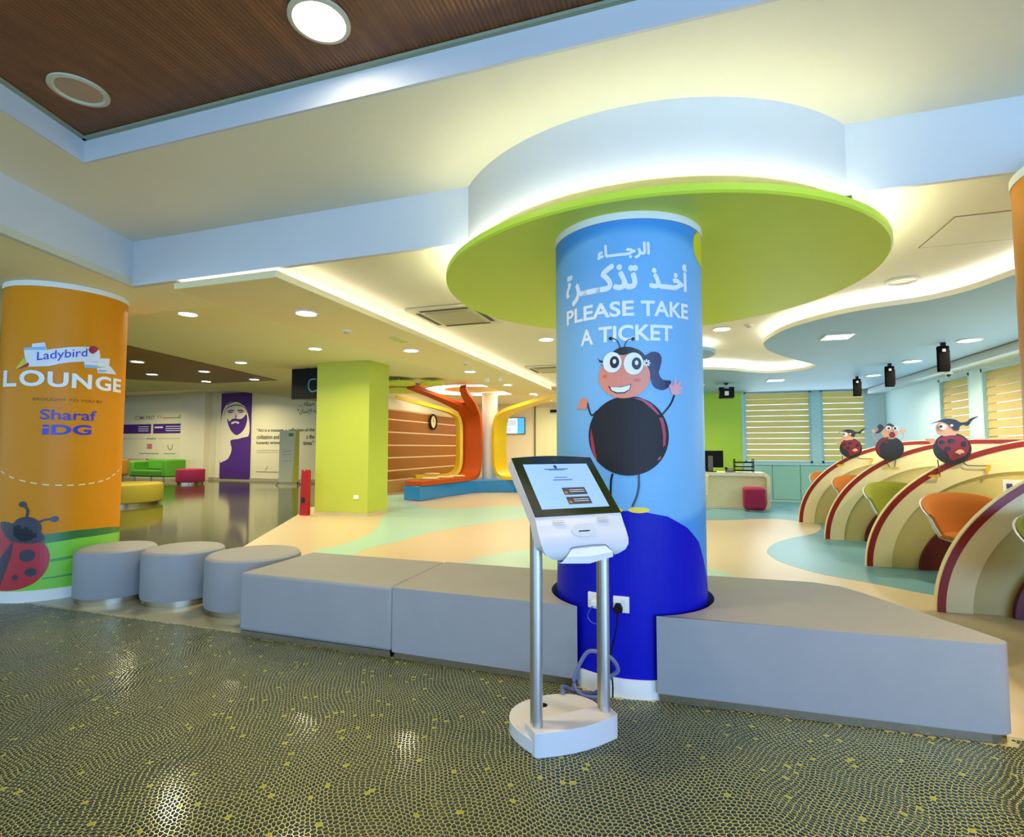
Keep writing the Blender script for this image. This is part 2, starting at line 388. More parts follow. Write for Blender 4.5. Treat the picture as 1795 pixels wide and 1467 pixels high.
# ------------------------------------------------------------------ CEILINGS AND BULKHEADS
Z1, Z2, Z3, ZM = 2.85, 3.27, 3.44, 2.97
FV, UV = 3.51, 2.40
DC, DR, DRUM = (-.267, 4.485), 1.67, 1.555
dxr = math.sqrt(DRUM ** 2 - (DC[1] - FV) ** 2)
a_l = math.atan2(FV - DC[1], -dxr); a_r = math.atan2(FV - DC[1], dxr)      # both in the lower half
arc = [(DC[0] + DRUM * math.cos(a_l + (a_r - a_l) * i / 48), DC[1] + DRUM * math.sin(a_l + (a_r - a_l) * i / 48)) for i in range(49)]
EDGE = [(-2.05, -6.2), (-4.86, FV)]            # skewed left edge of the bulkhead
front_poly = arc
# soffit between the two bulkheads
so = struct('ceiling', MB().prism([(-2.05, -6.2), (-4.86, FV)] + arc + [(9.5, FV), (9.5, UV + .02), (-3.84, UV + .02), (-1.37, -6.2)], Z2, Z2 + .06), cream_ceiling, 'cream soffit between the two white bulkheads')
mb = MB()
path = [(-2.05, -6.2), (-4.86, FV)] + arc + [(9.5, FV)]
mb.grid([[(x, y, Z1) for x, y in path], [(x, y, Z2 + .03) for x, y in path], ])
inner = [(-2.05 - .06, -6.2), (-4.92, FV + .06)] + [(DC[0] + (x - DC[0]) * .97, DC[1] + (y - DC[1]) * .97) for x, y in arc] + [(9.5, FV + .06)]
mb.grid([[(x, y, Z1) for x, y in path], [(x, y, Z1) for x, y in inner]])
mb.grid([[(x, y, Z1) for x, y in inner], [(x, y, Z2 + .03) for x, y in inner]])
o = struct('trim_1', mb, fascia_m, 'white lower bulkhead with a curved drum above the lime disc', smooth=True)
path = [(-1.35, -6.2), (-3.82, UV), (9.5, UV)]
mb = MB(); mb.grid([[(x, y, Z2) for x, y in path], [(x, y, Z3) for x, y in path]])
ip = [(-1.42, -6.2), (-3.9, UV + .08), (9.5, UV + .08)]
mb.grid([[(x, y, Z2 + .001) for x, y in path], [(x, y, Z2 + .001) for x, y in ip]])
struct('trim_2', mb, fascia_m, 'white upper bulkhead under the wood ceiling')
mb = MB()
for (x0, y0), (x1, y1) in (((-1.35, -6.2), (-3.82, UV)), ((-3.82, UV), (9.5, UV))):
    d = Vector((x1 - x0, y1 - y0, 0)).normalized(); nn = Vector((d.y, -d.x, 0)) * .025
    mb.prism([(x0, y0), (x1, y1), (x1 + nn.x, y1 + nn.y), (x0 + nn.x, y0 + nn.y)], Z3 - .022, Z3 - .004)
struct('trim_3', mb, M('grey_green_bead', (150, 158, 130), .5), 'thin shadow bead round the wood ceiling')
struct('ceiling', MB().prism([(-1.35, -6.2), (-3.82, UV), (9.5, UV), (9.5, -6.2)], Z3, Z3 + .06), wood_ceil, 'brown fluted wood ceiling')
# left soffit over the orange column, lounge ceilings, main ceiling
struct('ceiling', MB().prism([(-2.05, -6.2), (-4.86, FV), (-4.33, FV + .03), (-4.33, 4.3), (-30, 4.3), (-30, -6.2)], Z1 + .003, Z1 + .06), lounge_ceiling, 'low cream soffit over the orange column')
struct('ceiling', MB().prism([(-30, 4.31), (-4.25, 4.31), (-4.25, 20.2), (-13.0, 20.2), (-13.0, 11.9), (-30, 11.9)], 3.07, 3.13), lounge_ceiling, 'cream lounge ceiling with downlights')
struct('ceiling', MB().prism([(-30, 11.9), (-13, 11.9), (-13, 20.2), (-30, 20.2)], 3.62, 3.7), cream_ceiling, 'raised lounge ceiling by the portrait panel')
mb = MB(); mb.box(-30, -12.98, 11.88, 11.92, 3.07, 3.7); mb.box(-13.02, -12.98, 11.9, 20.2, 3.07, 3.7)
struct('trim_4', mb, lounge_ceiling)
struct('ceiling', MB().prism([(-8.9, 6.4), (-9.85, 10.9), (-12.1, 10.85), (-13.2, 9.6), (-13.4, 6.4)], 3.055, 3.069), wood_far, 'brown wood inset in the lounge ceiling')
def ring_poly(poly, hole): return poly
struct('ceiling', MB().prism([(-4.3, FV + .05)] + [(DC[0] + (x - DC[0]) * .97, DC[1] + (y - DC[1]) * .97) for x, y in arc] + [(9.5, FV + .05), (9.5, 20.2), (-4.3, 20.2)], ZM, ZM + .06), cream_ceiling, 'cream main ceiling')
# dropped slab with LED cove
SL = (-4.32, -3.19, FV - .02, 13.6, 2.76, 2.82)
slab = thing('ceiling_slab', 'long cream dropped ceiling slab edged with a bright light line', 'ceiling slab', (SL[0], SL[2], SL[4]))
put('slab_board', MB().box(0, SL[1] - SL[0], 0, SL[3] - SL[2], 0, .06), M('slab_paint', (238, 222, 168), .6, var=.02, scale=3), slab, .004, 1)
mb = MB(); mb.box(.03, SL[1] - SL[0] - .03, .035, .06, .0605, .068); mb.box(SL[1] - SL[0] - .06, SL[1] - SL[0] - .035, .06, SL[3] - SL[2], .0605, .068)
put('led_strip', mb, led_m, slab, smooth=False)
put('cove_upstand', MB().box(.05, SL[1] - SL[0] - .11, .11, SL[3] - SL[2] - .05, .06, ZM - SL[4]), white, slab, smooth=False)
# lime disc
disc = thing('ceiling_disc', 'big round lime green ceiling disc with glowing rim above the blue column', 'ceiling disc', (DC[0], DC[1], 2.68))
mb = MB(); mb.lathe([(0, 0), (DR - .012, 0), (DR, .012), (DR, .05), (0, .05)], 128)
put('disc_board', mb, lime, disc)
mb = MB(); mb.lathe([(DR - .05, .0505), (DR - .03, .0505), (DR - .03, .058), (DR - .05, .058), (DR - .05, .0505)], 128)
put('led_strip', mb, led_cool, disc)
put('hanger', MB().lathe([(0, .05), (.9, .05), (.9, ZM - 2.68), (0, ZM - 2.68)], 48), cream_ceiling, disc)
put('cove_upstand', MB().lathe([(DR - .13, .05), (DR - .13, ZM - 2.68)], 64, 0, 0, R(-35), R(215)), white, disc)
# blue dropped ceiling with wave edge
wave = [(3.6, 3.9), (2.95, 4.55), (2.65, 5.35), (2.51, 5.79), (2.27, 6.09), (1.92, 6.23), (1.64, 6.41), (1.36, 6.75), (1.19, 7.1), (1.08, 7.64), (1.09, 8.03), (1.22, 8.52), (1.48, 9.09), (1.82, 9.66), (2.14, 10.17), (2.21, 10.33), (2.16, 10.85), (1.75, 11.16), (1.24, 10.92), (.89, 10.55), (.37, 10.26), (-.4, 10.3), (-1.0, 10.9)]
wv = sl2(wave, 6)
bc = thing('ceiling_panel', 'blue dropped ceiling with wavy glowing edge over the booths', 'ceiling panel', (3, 9, 2.78))
off = lambda p: [(a - 3, b - 9) for a, b in p]
put('panel_board', MB().prism(off(wv + [(-1.0, 14.98), (4.25, 14.98), (4.25, 3.9)]), 0, .05), blue_ceiling, bc, smooth=False)
def offset_line(p, d):
    out = []
    for i, a in enumerate(p):
        t = Vector(p[min(i + 1, len(p) - 1)]) - Vector(p[max(i - 1, 0)]); t.normalize(); out.append((a[0] + t.y * d, a[1] - t.x * d))
    return out
inn, inn2 = offset_line(off(wv), .035), offset_line(off(wv), .06)
mb = MB(); mb.grid([[(x, y, .052) for x, y in inn], [(x, y, .06) for x, y in inn], [(x, y, .06) for x, y in inn2], [(x, y, .052) for x, y in inn2]])
led_side = mb
test = Vector(inn[8]) - Vector((1.6, 7.6)) + Vector((3, 9))
put('led_strip', mb, M('led_strip_wave', (255, 250, 240), .4, var=0, emis=9, ecol=(1, .93, .84)), bc, smooth=False)
mb = MB(); o2 = offset_line(off(wv), -.004); mb.grid([[(x, y, -.002) for x, y in o2], [(x, y, .051) for x, y in o2]])
put('edge_band', mb, cream_ceiling, bc, smooth=True, fix=False)
put('hanger', MB().box(.2, 1.0, -4, 5, .05, ZM - 2.78), cream_ceiling, bc, smooth=False)
inn3 = offset_line(off(wv), .11)
put('cove_upstand', MB().grid([[(x, y, .05) for x, y in inn3], [(x, y, ZM - 2.78) for x, y in inn3]]), white, bc, fix=False)
b2 = thing('ceiling_panel', 'small round blue ceiling disc glowing beside the blue column', 'ceiling panel', (-.2, 8.75, 2.80))
put('panel_board', MB().lathe([(0, 0), (.68, 0), (.7, .02), (.7, .05), (0, .05)], 64), blue_ceiling, b2)
put('led_strip', MB().lathe([(.63, .052), (.66, .052), (.66, .06), (.63, .06)], 64), led_m, b2)
put('cove_upstand', MB().lathe([(.58, .05), (.58, ZM - 2.8)], 48), white, b2)
# right bulkhead by the windows with blind slot
struct('trim_5', MB().box(4.3, 4.75, 3.9, 15.0, 2.66, ZM), M('pale_blue_bulkhead', (196, 212, 220), .6), 'pale bulkhead above the side windows')
struct('trim_6', MB().box(4.26, 4.3, 3.9, 14.98, 2.775, 2.80), M('slot_metal', (90, 120, 140), .4, .4), 'dark blind slot along the bulkhead')

# ------------------------------------------------------------------ WALLS
def wall_with_openings(name, axis, pos, th, a0, a1, z0, z1, holes, mat, lab):
    mb = MB(); cuts = sorted(holes); x = a0
    def bx(p, q, r_, s_):
        if q - p < 1e-4 or s_ - r_ < 1e-4: return
        if axis == 'y': mb.box(p, q, pos, pos + th, r_, s_)
        else: mb.box(pos, pos + th, p, q, r_, s_)
    for h0, h1, b0, b1 in cuts:
        bx(x, h0, z0, z1); bx(h0, h1, z0, b0); bx(h0, h1, b1, z1); x = h1
    bx(x, a1, z0, z1)
    return struct(name, mb, mat, lab)
WY = 15.05
wins_b = [(1.52, 3.10, .95, 2.80), (3.30, 4.50, .95, 2.80)]
wall_with_openings('wall_back', 'y', WY, .2, .9, 4.9, 0, 3.1, wins_b, aqua_wall, 'pale aqua back wall with two blinded windows')
struct('wall_back_lime', MB().box(-1.3, 1.46, WY - .03, WY, 0, 3.05), lime_wall, 'lime green wall behind the reception desk')
wins_r = [(6.6, 7.75, .95, 2.62), (7.95, 9.1, .95, 2.62), (9.32, 10.5, .95, 2.62), (10.86, 12.0, .95, 2.62)]
wall_with_openings('wall_right', 'x', 4.62, .2, 3.6, 15.1, 0, 3.05, wins_r, aqua_wall, 'pale aqua side wall with blinded windows')
mb = MB(); mb.lathe([(.42, 0), (.42, 2.97)], 16, 4.25, 14.65, 0, R(90))
struct('wall_corner', mb, M('pale_corner_paint', (206, 226, 232), .5), 'rounded pale corner between the windows', smooth=True)
slat_m = M('cream_blind_slat', (255, 242, 190), .6, var=.04, trans=.0)
_t = slat_m.node_tree; _tr = _t.nodes.new('ShaderNodeBsdfTranslucent'); _tr.inputs[0].default_value = (*lin((255, 234, 158)), 1)
_mx = _t.nodes.new('ShaderNodeMixShader'); _mx.inputs[0].default_value = .62
_t.links.new(_t.nodes['Principled BSDF'].outputs[0], _mx.inputs[1]); _t.links.new(_tr.outputs[0], _mx.inputs[2]); _t.links.new(_mx.outputs[0], _t.nodes['Material Output'].inputs[0])
frame_m = M('aqua_window_frame', (168, 208, 220), .45)
pane_m = bpy.data.materials.new('window_glass'); pane_m.use_nodes = True
_t = pane_m.node_tree; _a = _t.nodes.new('ShaderNodeBsdfTransparent'); _g = _t.nodes.new('ShaderNodeBsdfGlossy'); _g.inputs['Roughness'].default_value = .03
_x = _t.nodes.new('ShaderNodeMixShader'); _x.inputs[0].default_value = .08
_t.links.new(_a.outputs[0], _x.inputs[1]); _t.links.new(_g.outputs[0], _x.inputs[2]); _t.links.new(_x.outputs[0], _t.nodes['Material Output'].inputs[0])
def blind_window(n, axis, pos, h, lab, blab):
    h0, h1, b0, b1 = h
    def bx(mb, p, q, d0, d1, r_, s_):
        return mb.box(p, q, pos + d0, pos + d1, r_, s_) if axis == 'y' else mb.box(pos + d0, pos + d1, p, q, r_, s_)
    mb = MB(); t = .05
    bx(mb, h0, h0 + t, 0, .1, b0, b1); bx(mb, h1 - t, h1, 0, .1, b0, b1); bx(mb, h0, h1, 0, .1, b0, b0 + t); bx(mb, h0, h1, 0, .1, b1 - t, b1)
    fr = struct('window_%d' % n, mb, frame_m, lab)
    put('pane', bx(MB(), h0 + t, h1 - t, .12, .126, b0 + t, b1 - t), pane_m, fr, smooth=False)
    x = (h0 + h1) / 2
    bl = thing('window_blind', blab, 'blind', (x, pos, b0) if axis == 'y' else (pos, x, b0))
    k = 12; step = (b1 - b0 - .1) / k; hw = (h1 - h0) / 2 - t - .005
    me = None
    for i in range(k):
        z = .05 + step * (i + .5); s = MB()
        # slightly tilted slat
        a, b = step * .465, .007
        pr = [(-b - .004, -a), (-b + .004, -a), (b + .004, a), (b - .004, a)]
        if axis == 'y': s.add([(sx * hw, .06 + p, z + q) for sx in (-1, 1) for p, q in pr], [(0, 1, 2, 3), (7, 6, 5, 4), (0, 4, 5, 1), (1, 5, 6, 2), (2, 6, 7, 3), (3, 7, 4, 0)])
        else: s.add([(.06 + p, sx * hw, z + q) for sx in (-1, 1) for p, q in pr], [(0, 1, 2, 3), (7, 6, 5, 4), (0, 4, 5, 1), (1, 5, 6, 2), (2, 6, 7, 3), (3, 7, 4, 0)])
        put('slat', s, slat_m, bl, smooth=False)
    return fr
bn = ['wide cream slat blind next to the lime wall', 'cream slat blind left of the rounded corner']
for i, h in enumerate(wins_b): blind_window(i + 1, 'y', WY, h, 'aqua framed back window %s' % ('next to the lime wall', 'by the rounded corner')[i], bn[i])
rn = ['nearest side window', 'second nearest side window', 'second side window from the rounded corner', 'side window next to the rounded corner']
for i, h in enumerate(wins_r): blind_window(i + 3, 'x', 4.62, h, 'aqua framed ' + rn[i], 'cream slat blind in the ' + rn[i])
struct('wall_left', MB().box(-8.14, -8.04, 12.9, 19.98, 0, 3.06), M('light_joint', (255, 226, 176), .45), 'brown panelled wall with light joints')
wl = bpy.data.objects['wall_left']
zs = [.02, .40, .68, 1.05, 1.41, 1.79, 2.16, 2.45]
for i in range(len(zs) - 1):
    put('wall_panel', MB().box(-8.04, -8.03, 12.92, 19.96, zs[i] + .02, zs[i + 1] - .02), wood_panel if i else M('pale_wood_panel', (196, 146, 76), .4), wl, smooth=False)
put('wall_panel', MB().box(-8.04, -8.01, 12.92, 19.96, 2.46, 3.06), cream_wall, wl, smooth=False)
struct('wall_far', MB().box(-13.2, .4, 20.0, 20.2, 0, 3.1), cream_wall, 'cream wall far behind the tree bench')
struct('wall_side', MB().box(-1.32, -1.22, WY, 20.0, 0, 3.1), cream_wall)
struct('wall_lounge', MB().box(-30, -13.0, 17.0, 17.2, 0, 3.7), M('pale_wall', (228, 226, 190), .5), 'pale lounge wall with printed lettering')
struct('wall_pilaster', MB().box(-20.0, -18.72, 16.7, 17.0, 0, 3.7), cream_wall, 'plain cream pilaster in the lounge corner')
struct('wall_return', MB().box(-13.1, -13.0, 17.2, 20.2, 0, 3.7), cream_wall)
struct('wall_end', MB().box(-30.2, -30, -6.4, 17.2, 0, 3.7), cream_wall)
struct('wall_front_right', MB().box(9.5, 9.7, -6.4, 15, 0, 3.6), cream_wall)
struct('baseboard_lounge', MB().box(-18.7, -13.1, 16.96, 17.0, 0, .12), M('grey_skirting', (170, 166, 140), .5))

# ------------------------------------------------------------------ LAMPS
def downlight(loc, label, r=.105, on=True, power=0, group=None, trim=None, spread=150, col=WARM):
    t = thing('downlight', label, 'downlight', loc, 0, group)
    put('trim_ring', MB().lathe([(r, 0), (r + .022, -.002), (r + .022, -.012), (r, -.016), (r - .012, -.006), (r - .012, .0)], 32), trim or white, t)
    put('lens', MB().lathe([(0, -.006), (r - .012, -.006)], 32), lamp_on if on else M('unlit_reflector', (176, 164, 130), .2, .7), t)
    if power:
        l = area('lamp', (0, 0, -.03), (0, 0, 0), r * 2, 0, power * .5, col, spread, 'DISK'); l.parent = t
    return t
O5 = ['nearest', 'second nearest', 'third nearest', 'fourth nearest', 'farthest']
bead = M('cream_trim_ring', (206, 204, 180), .5)
for (x, y, on, lab) in ((-1.66, 2.06, True, 'large lit round downlight in the brown wood ceiling'), (-3.33, 2.05, False, 'large unlit round downlight at the corner of the wood ceiling')):
    downlight((x, y, Z3), lab, .125, on, 40 if on else 0, trim=bead, spread=110, col=(1, .70, .32))
for (x, y, l) in ((1.66, 2.06, 'over the wedge bench'), (3.32, 2.06, 'nearest the right orange column')):  # two added lamps outside the view, warming the bench tops
    downlight((x, y, Z3), 'added unseen lamp in the brown wood ceiling ' + l, .125, True, 42, trim=bead, spread=100, col=(1, .70, .32))
for i, y in enumerate((4.53, 6.77, 9.0, 11.2, 13.3)):
    downlight((-3.74, y, 2.76), 'lit round downlight in the dropped slab, %s of its row' % O5[i], .105, True, 26)
for i, (x, y) in enumerate(((-6.04, 5.09), (-6.07, 7.6), (-8.5, 8.4))):
    downlight((x, y, 3.07), 'lit round downlight in the lounge ceiling, %s the orange column' % ('nearest', 'second from', 'third from')[i], .11, True, 64)
for i, (x, y) in enumerate(((-10.3, 7.6), (-11.75, 9.03), (-10.2, 9.05), (-11.7, 10.45), (-10.2, 10.5))):
    downlight((x, y, 3.055), 'lit downlight in the brown wood inset, ' + ('nearest', 'leftmost of the middle pair', 'rightmost of the middle pair', 'leftmost of the far pair', 'rightmost of the far pair')[i], .11, True, 84)
downlight((-17.5, 13.6, 3.62), 'lit downlight in the raised lounge ceiling above the yellow ottoman', .12, True, 140)
downlight((-16.0, 15.2, 3.62), 'lit downlight in the raised lounge ceiling near the portrait', .12, True, 140)
downlight((-21.0, 14.6, 3.62), 'lit downlight in the raised lounge ceiling above the sofas', .12, True, 140)
downlight((-1.93, 7.6, ZM), 'lit round downlight in the main ceiling left of the blue column', .11, True, 34)
downlight((.52, 7.67, ZM), 'lit round downlight in the main ceiling right of the blue column', .11, True, 34)
downlight((-1.9, 11.3, ZM), 'lit round downlight in the main ceiling behind the air conditioners', .11, True, 34)
downlight((2.05, 5.98, ZM), 'unlit round speaker grille in the main ceiling right of the lime disc', .12, False)
for i, (x, y) in enumerate(((3.64, 8.5), (3.62, 10.3), (3.6, 12.1))):
    downlight((x, y, 2.78), 'lit round downlight in the blue ceiling, %s of the window row' % O5[i], .12, True, 50)
downlight((.35, 12.7, 2.78), 'added hidden lamp in the blue ceiling over the reception desk', .12, True, 80)  # unseen lamp added behind the blue column to brighten the lime wall
downlight((3.6, 6.3, 2.78), 'lit round downlight in the blue ceiling over the nearest booth', .12, True, 64)
for i, (x, y) in enumerate(((-8.2, 12.6), (-6.6, 17.6), (-4.5, 16.6), (-4.6, 18.6), (-3.0, 17.5))):
    downlight((x, y, 3.07 if x < -4.3 else ZM), 'lit downlight around the tree bench, ' + ('before the brown wall', 'behind the orange trunk', 'behind the right yellow branch', 'above the wall screen', 'above the far door')[i], .13, True, 40)
lp = M('square_light_lens', (240, 248, 250), .3, var=0, emis=2.2)
for (x, y, l) in ((1.91, 7.72, 'square white light panel in the blue ceiling near the wave tip'), (1.88, 12.35, 'square white light panel in the blue ceiling near the projector')):
    t = thing('light_panel', l, 'light panel', (x, y, 2.78)); put('frame', MB().box(-.17, .17, -.17, .17, -.012, 0), white, t, smooth=False); put('lens', MB().box(-.15, .15, -.15, .15, -.015, -.0121), lp, t, smooth=False)
tc_ = thing('cove_light', 'bright oval cove light in the ceiling over the tree bench', 'cove light', (-5.9, 14.6, 3.07))
put('diffuser', MB().lathe([(.95, -.01), (1.5, -.01), (1.5, 0), (.95, 0), (.95, -.01)], 64), M('cove_diffuser', (255, 248, 230), .4, var=0, emis=6, ecol=(1, .92, .78)), tc_)
put('trim_ring', MB().lathe([(1.5, 0), (1.5, -.03), (1.54, -.03), (1.54, 0)], 64), white, tc_)

# ------------------------------------------------------------------ COLUMNS
def column(name, label, c, r, ztop, zprint, wrapm, plinth=.1):
    t = thing(name, label, 'column', (c[0], c[1], 0))
    put('shaft', MB().lathe([(r, plinth), (r, zprint)], 96), wrapm, t)
    put('plinth', MB().lathe([(0, 0), (r + .012, 0), (r + .012, plinth), (r, plinth)], 96), white, t)
    put('top_ring', MB().lathe([(r + .001, zprint), (r + .008, zprint), (r + .008, ztop), (0, ztop)], 96), white, t)
    return t
def sky_wrap():
    m = bpy.data.materials.new('blue_vinyl_wrap'); m.use_nodes = True; n = m.node_tree; b = n.nodes['Principled BSDF']
    tc = n.nodes.new('ShaderNodeTexCoord'); mp = n.nodes.new('ShaderNodeMapping'); mp.inputs['Location'].default_value = (-.02, .19, -1.015); mp.inputs['Scale'].default_value = (.42, .42, .58)
    n.links.new(tc.outputs['Object'], mp.inputs[0])
    ln = n.nodes.new('ShaderNodeVectorMath'); ln.operation = 'LENGTH'; n.links.new(mp.outputs[0], ln.inputs[0])
    r = n.nodes.new('ShaderNodeValToRGB'); e = r.color_ramp.elements
    e[0].position = .0; e[0].color = (*lin((134, 190, 232)), 1); e[1].position = 1; e[1].color = (*lin((50, 136, 208)), 1)
    x = e.new(.47); x.color = (*lin((112, 178, 228)), 1); y = e.new(.5); y.color = (*lin((72, 148, 214)), 1)
    n.links.new(ln.outputs['Value'], r.inputs['Fac']); n.links.new(r.outputs['Color'], b.inputs['Base Color']); b.inputs['Roughness'].default_value = .4; b.inputs['Specular IOR Level'].default_value = .25
    return m
C1, R1, T1 = (-.334, 3.43), .456, -1.4737
col1 = column('column', 'round blue column asking visitors to take a ticket', C1, R1, 2.68, 2.637, sky_wrap())
def art1(name, vf, m, lay=1, parent=None): return wrapped(name, vf, (0, 0), R1 + .0012 * lay, T1, m, parent or col1)
royal = M('royal_blue_print', (5, 16, 178), .42, var=.05, spec=.2)
hill = [(-1.42, .10), (1.42, .10), (1.42, .30), (.85, .42), (.62, .55), (.531, .686), (.458, .811), (.349, .901), (.212, .971), (.051, 1.002), (-.05, 1.0), (-.2, .98), (-.34, .91), (-.45, .82), (-.54, .69), (-.65, .52), (-.85, .42), (-1.42, .3)]
art1('hill_print', polys2d([hill]), royal, 1)
art1('sun_print', polys2d([ell(.575, 2.545, .12, .10)]), M('yellow_print', (222, 214, 30), .4), 1)
K = '\u0640'
ar1 = '\uFE80' + '\uFE8E' + K * 4 + '\uFE9F' + '\uFEAE' + '\uFEDF' + '\uFE8D'
ar2a = '\uFEAC' + K * 2 + '\uFEA7' + '\uFE83'
ar2b = '\uFE93' + '\uFEAE' + K * 3 + '\uFEDB' + '\uFEAC' + '\uFE97'
for s, bx, off_ in ((ar1, (-.163, .127, 2.412, 2.500), 0), (ar2a, (.130, .376, 2.245, 2.392), 0), (ar2b, (-.405, .056, 2.195, 2.385), 0),
                    ('PLEASE', (-.408, .039, 2.083, 2.172), .026), ('TAKE', (.077, .386, 2.081, 2.169), .026), ('A', (-.284, -.197, 1.940, 2.032), .026), ('TICKET', (-.163, .263, 1.942, 2.034), .026)):
    art1('lettering', text2d(s, bx, off_) if off_ else bold(text2d(s, bx, 0), .0045 if s == ar1 else .0075), white_print, 2)
# ladybird print
lb_dark = M('ladybird_dark_print', (17, 10, 17), .6, var=.1)
lb_red = M('ladybird_red_print', (168, 20, 44), .35)
lb_skin = M('ladybird_face_print', (232, 140, 112), .4, var=.05)
lb_hair = M('ladybird_hair_print', (34, 26, 70), .35)
lb_black = M('ladybird_black_print', (14, 14, 26), .35)
lb_yel = M('ladybird_shoe_print', (240, 214, 40), .4)
body = art1('ladybird_print', polys2d([ell(-.002, 1.414, .230, .220, 56)]), lb_dark, 3)
def lb(name, polys, m, lay): return art1(name, polys2d(polys), m, lay, body)
col_off = None
lb('wing_edge', [[(0.024, 1.625), (0.081, 1.618), (0.132, 1.585), (0.173, 1.534), (0.165, 1.528), (0.132, 1.559), (0.081, 1.603)],
   [(0.169, 1.512), (0.192, 1.515), (0.204, 1.472), (0.211, 1.42), (0.206, 1.362), (0.19, 1.351), (0.192, 1.413), (0.182, 1.479)], [(0.181, 1.303), (0.162, 1.293), (0.157, 1.274), (0.177, 1.285)],
   [(-.215, 1.46), (-.221, 1.40), (-.212, 1.33), (-.175, 1.26), (-.19, 1.33), (-.202, 1.40)]], lb_red, 4)
lb('leg', [stroke([(-0.088, 1.204), (-0.099, 1.156), (-0.102, 1.02)], .012)], lb_black, 2); lb('leg', [stroke([(0.053, 1.202), (0.053, 1.137), (0.04, 1.079), (0.016, 1.025)], .012)], lb_black, 2)
lb('arm', [stroke([(-0.24, 1.606), (-0.214, 1.534), (-0.175, 1.556)], .011)], lb_black, 2); lb('arm', [stroke([(0.269, 1.643), (0.243, 1.59), (0.191, 1.532)], .011)], lb_black, 2)
lb('shoe', [ell(.051, 1.007, .059, .016)], lb_yel, 4); lb('shoe', [ell(-.085, 1.004, .05, .015)], lb_yel, 4)
lb('hand', [[(-0.325, 1.568), (-0.3, 1.594), (-0.293, 1.624), (-0.268, 1.638), (-0.241, 1.625), (-0.24, 1.59), (-0.254, 1.564), (-0.283, 1.576)]], lb_skin, 3)
lb('hand', [[(0.249, 1.649), (0.235, 1.693), (0.241, 1.707), (0.263, 1.691), (0.268, 1.728), (0.282, 1.733), (0.286, 1.699), (0.311, 1.727), (0.32, 1.72), (0.302, 1.689), (0.33, 1.694), (0.332, 1.683), (0.299, 1.663), (0.329, 1.662), (0.309, 1.648), (0.271, 1.641)]], M('ladybird_hand_print', (238, 170, 178), .4), 3)
lb('ponytail', [sl2([(0.088, 1.846), (0.11, 1.867), (0.136, 1.88), (0.167, 1.878), (0.186, 1.862), (0.191, 1.833), (0.18, 1.788), (0.174, 1.758), (0.196, 1.726), (0.248, 1.72), (0.232, 1.686), (0.203, 1.669), (0.171, 1.67), (0.141, 1.688), (0.123, 1.735), (0.101, 1.78)], 3, True)], lb_hair, 3)
lb('face', [ell(-.021, 1.745, .144, .123, 40)], lb_skin, 4)
lb('hair', [sl2([(-.105, 1.862), (-0.06, 1.899), (-0.016, 1.91), (0.034, 1.903), (0.077, 1.88), (0.102, 1.846), (0.108, 1.80), (0.069, 1.846), (0.027, 1.873), (-0.024, 1.864), (-0.06, 1.87)], 3, True)], lb_black, 5)
lb('antenna', [stroke([(-0.04, 1.905), (-0.052, 1.94), (-0.071, 1.958), (-0.093, 1.962)], .005), ell(-.093, 1.962, .010, .010, 14)], lb_black, 5)
lb('antenna', [stroke([(-0.018, 1.905), (-0.005, 1.938), (0.009, 1.95), (0.029, 1.953)], .005), ell(.031, 1.953, .010, .010, 14)], lb_black, 5)
for ex, ez, rx, rz, ix in ((-.085, 1.826, .053, .058, -.072), (.033, 1.814, .054, .062, .049)):
    lb('eye', [ell(ex, ez, rx, rz)], white_print, 6); lb('iris', [ell(ix, ez, .026, .034)], lb_black, 7); lb('glint', [ell(ix, ez + .004, .010, .013, 14)], white_print, 8)
lb('mouth', [[(-0.111, 1.697), (-0.092, 1.685), (-0.033, 1.687), (0.019, 1.701), (0.011, 1.67), (-0.019, 1.65), (-0.063, 1.65), (-0.094, 1.666)]], lb_black, 5)
lb('teeth', [[(-.098, 1.685), (-0.033, 1.684), (0.014, 1.696), (0.008, 1.672), (-0.02, 1.656), (-0.06, 1.656), (-.088, 1.668)]], white_print, 6)
lb('cheek', [ell(-.128, 1.75, .013, .010, 14), ell(.052, 1.722, .022, .010, 14)], M('cheek_print', (222, 104, 96), .4), 5)
lb('eyelash', [[(-0.173, 1.86), (-0.156, 1.843), (-0.121, 1.834), (-0.121, 1.825), (-0.157, 1.832)], [(-0.157, 1.813), (-0.129, 1.814), (-0.129, 1.807)]], lb_black, 5)
fl = []
for k in range(8):
    a = k * math.pi / 4; fl.append(stroke([(.104 + .006 * math.cos(a), 1.816 + .006 * math.sin(a)), (.104 + .021 * math.cos(a), 1.816 + .021 * math.sin(a))], .008, 2))
lb('flower', fl, white_print, 7)
# wall sockets on the column
def on_col(s, z, r): a = T1 + s / R1; return (C1[0] + r * math.cos(a), C1[1] + r * math.sin(a), z), a
for s, z, lab in ((-.194, .498, 'white wall socket on the blue column beside the kiosk pole'), (-.048, .496, 'white wall socket on the blue column holding a black plug')):
    p, a = on_col(s, z, R1 + .002)
    t = thing('wall_socket', lab, 'socket', p, a + R(90))
    put('face_plate', MB().box(-.043, .043, -.014, 0, -.043, .043), white, t, .003, 2)
    put('switch', MB().box(.008, .02, -.018, -.014, .012, .03), kiosk_white, t, smooth=False)
p1, a1 = on_col(-.19, .488, R1 + .016); p2, a2 = on_col(-.062, .482, R1 + .016)
t = thing('power_plug', 'black power plug in the right hand socket with its cord', 'plug', p2, a2 + R(90))
put('plug_body', MB().prism([(-.022, -.024), (.022, -.024), (.024, .0), (.012, .024), (-.012, .024), (-.024, 0)], -.034, 0, 'y'), black, t, .004, 2)
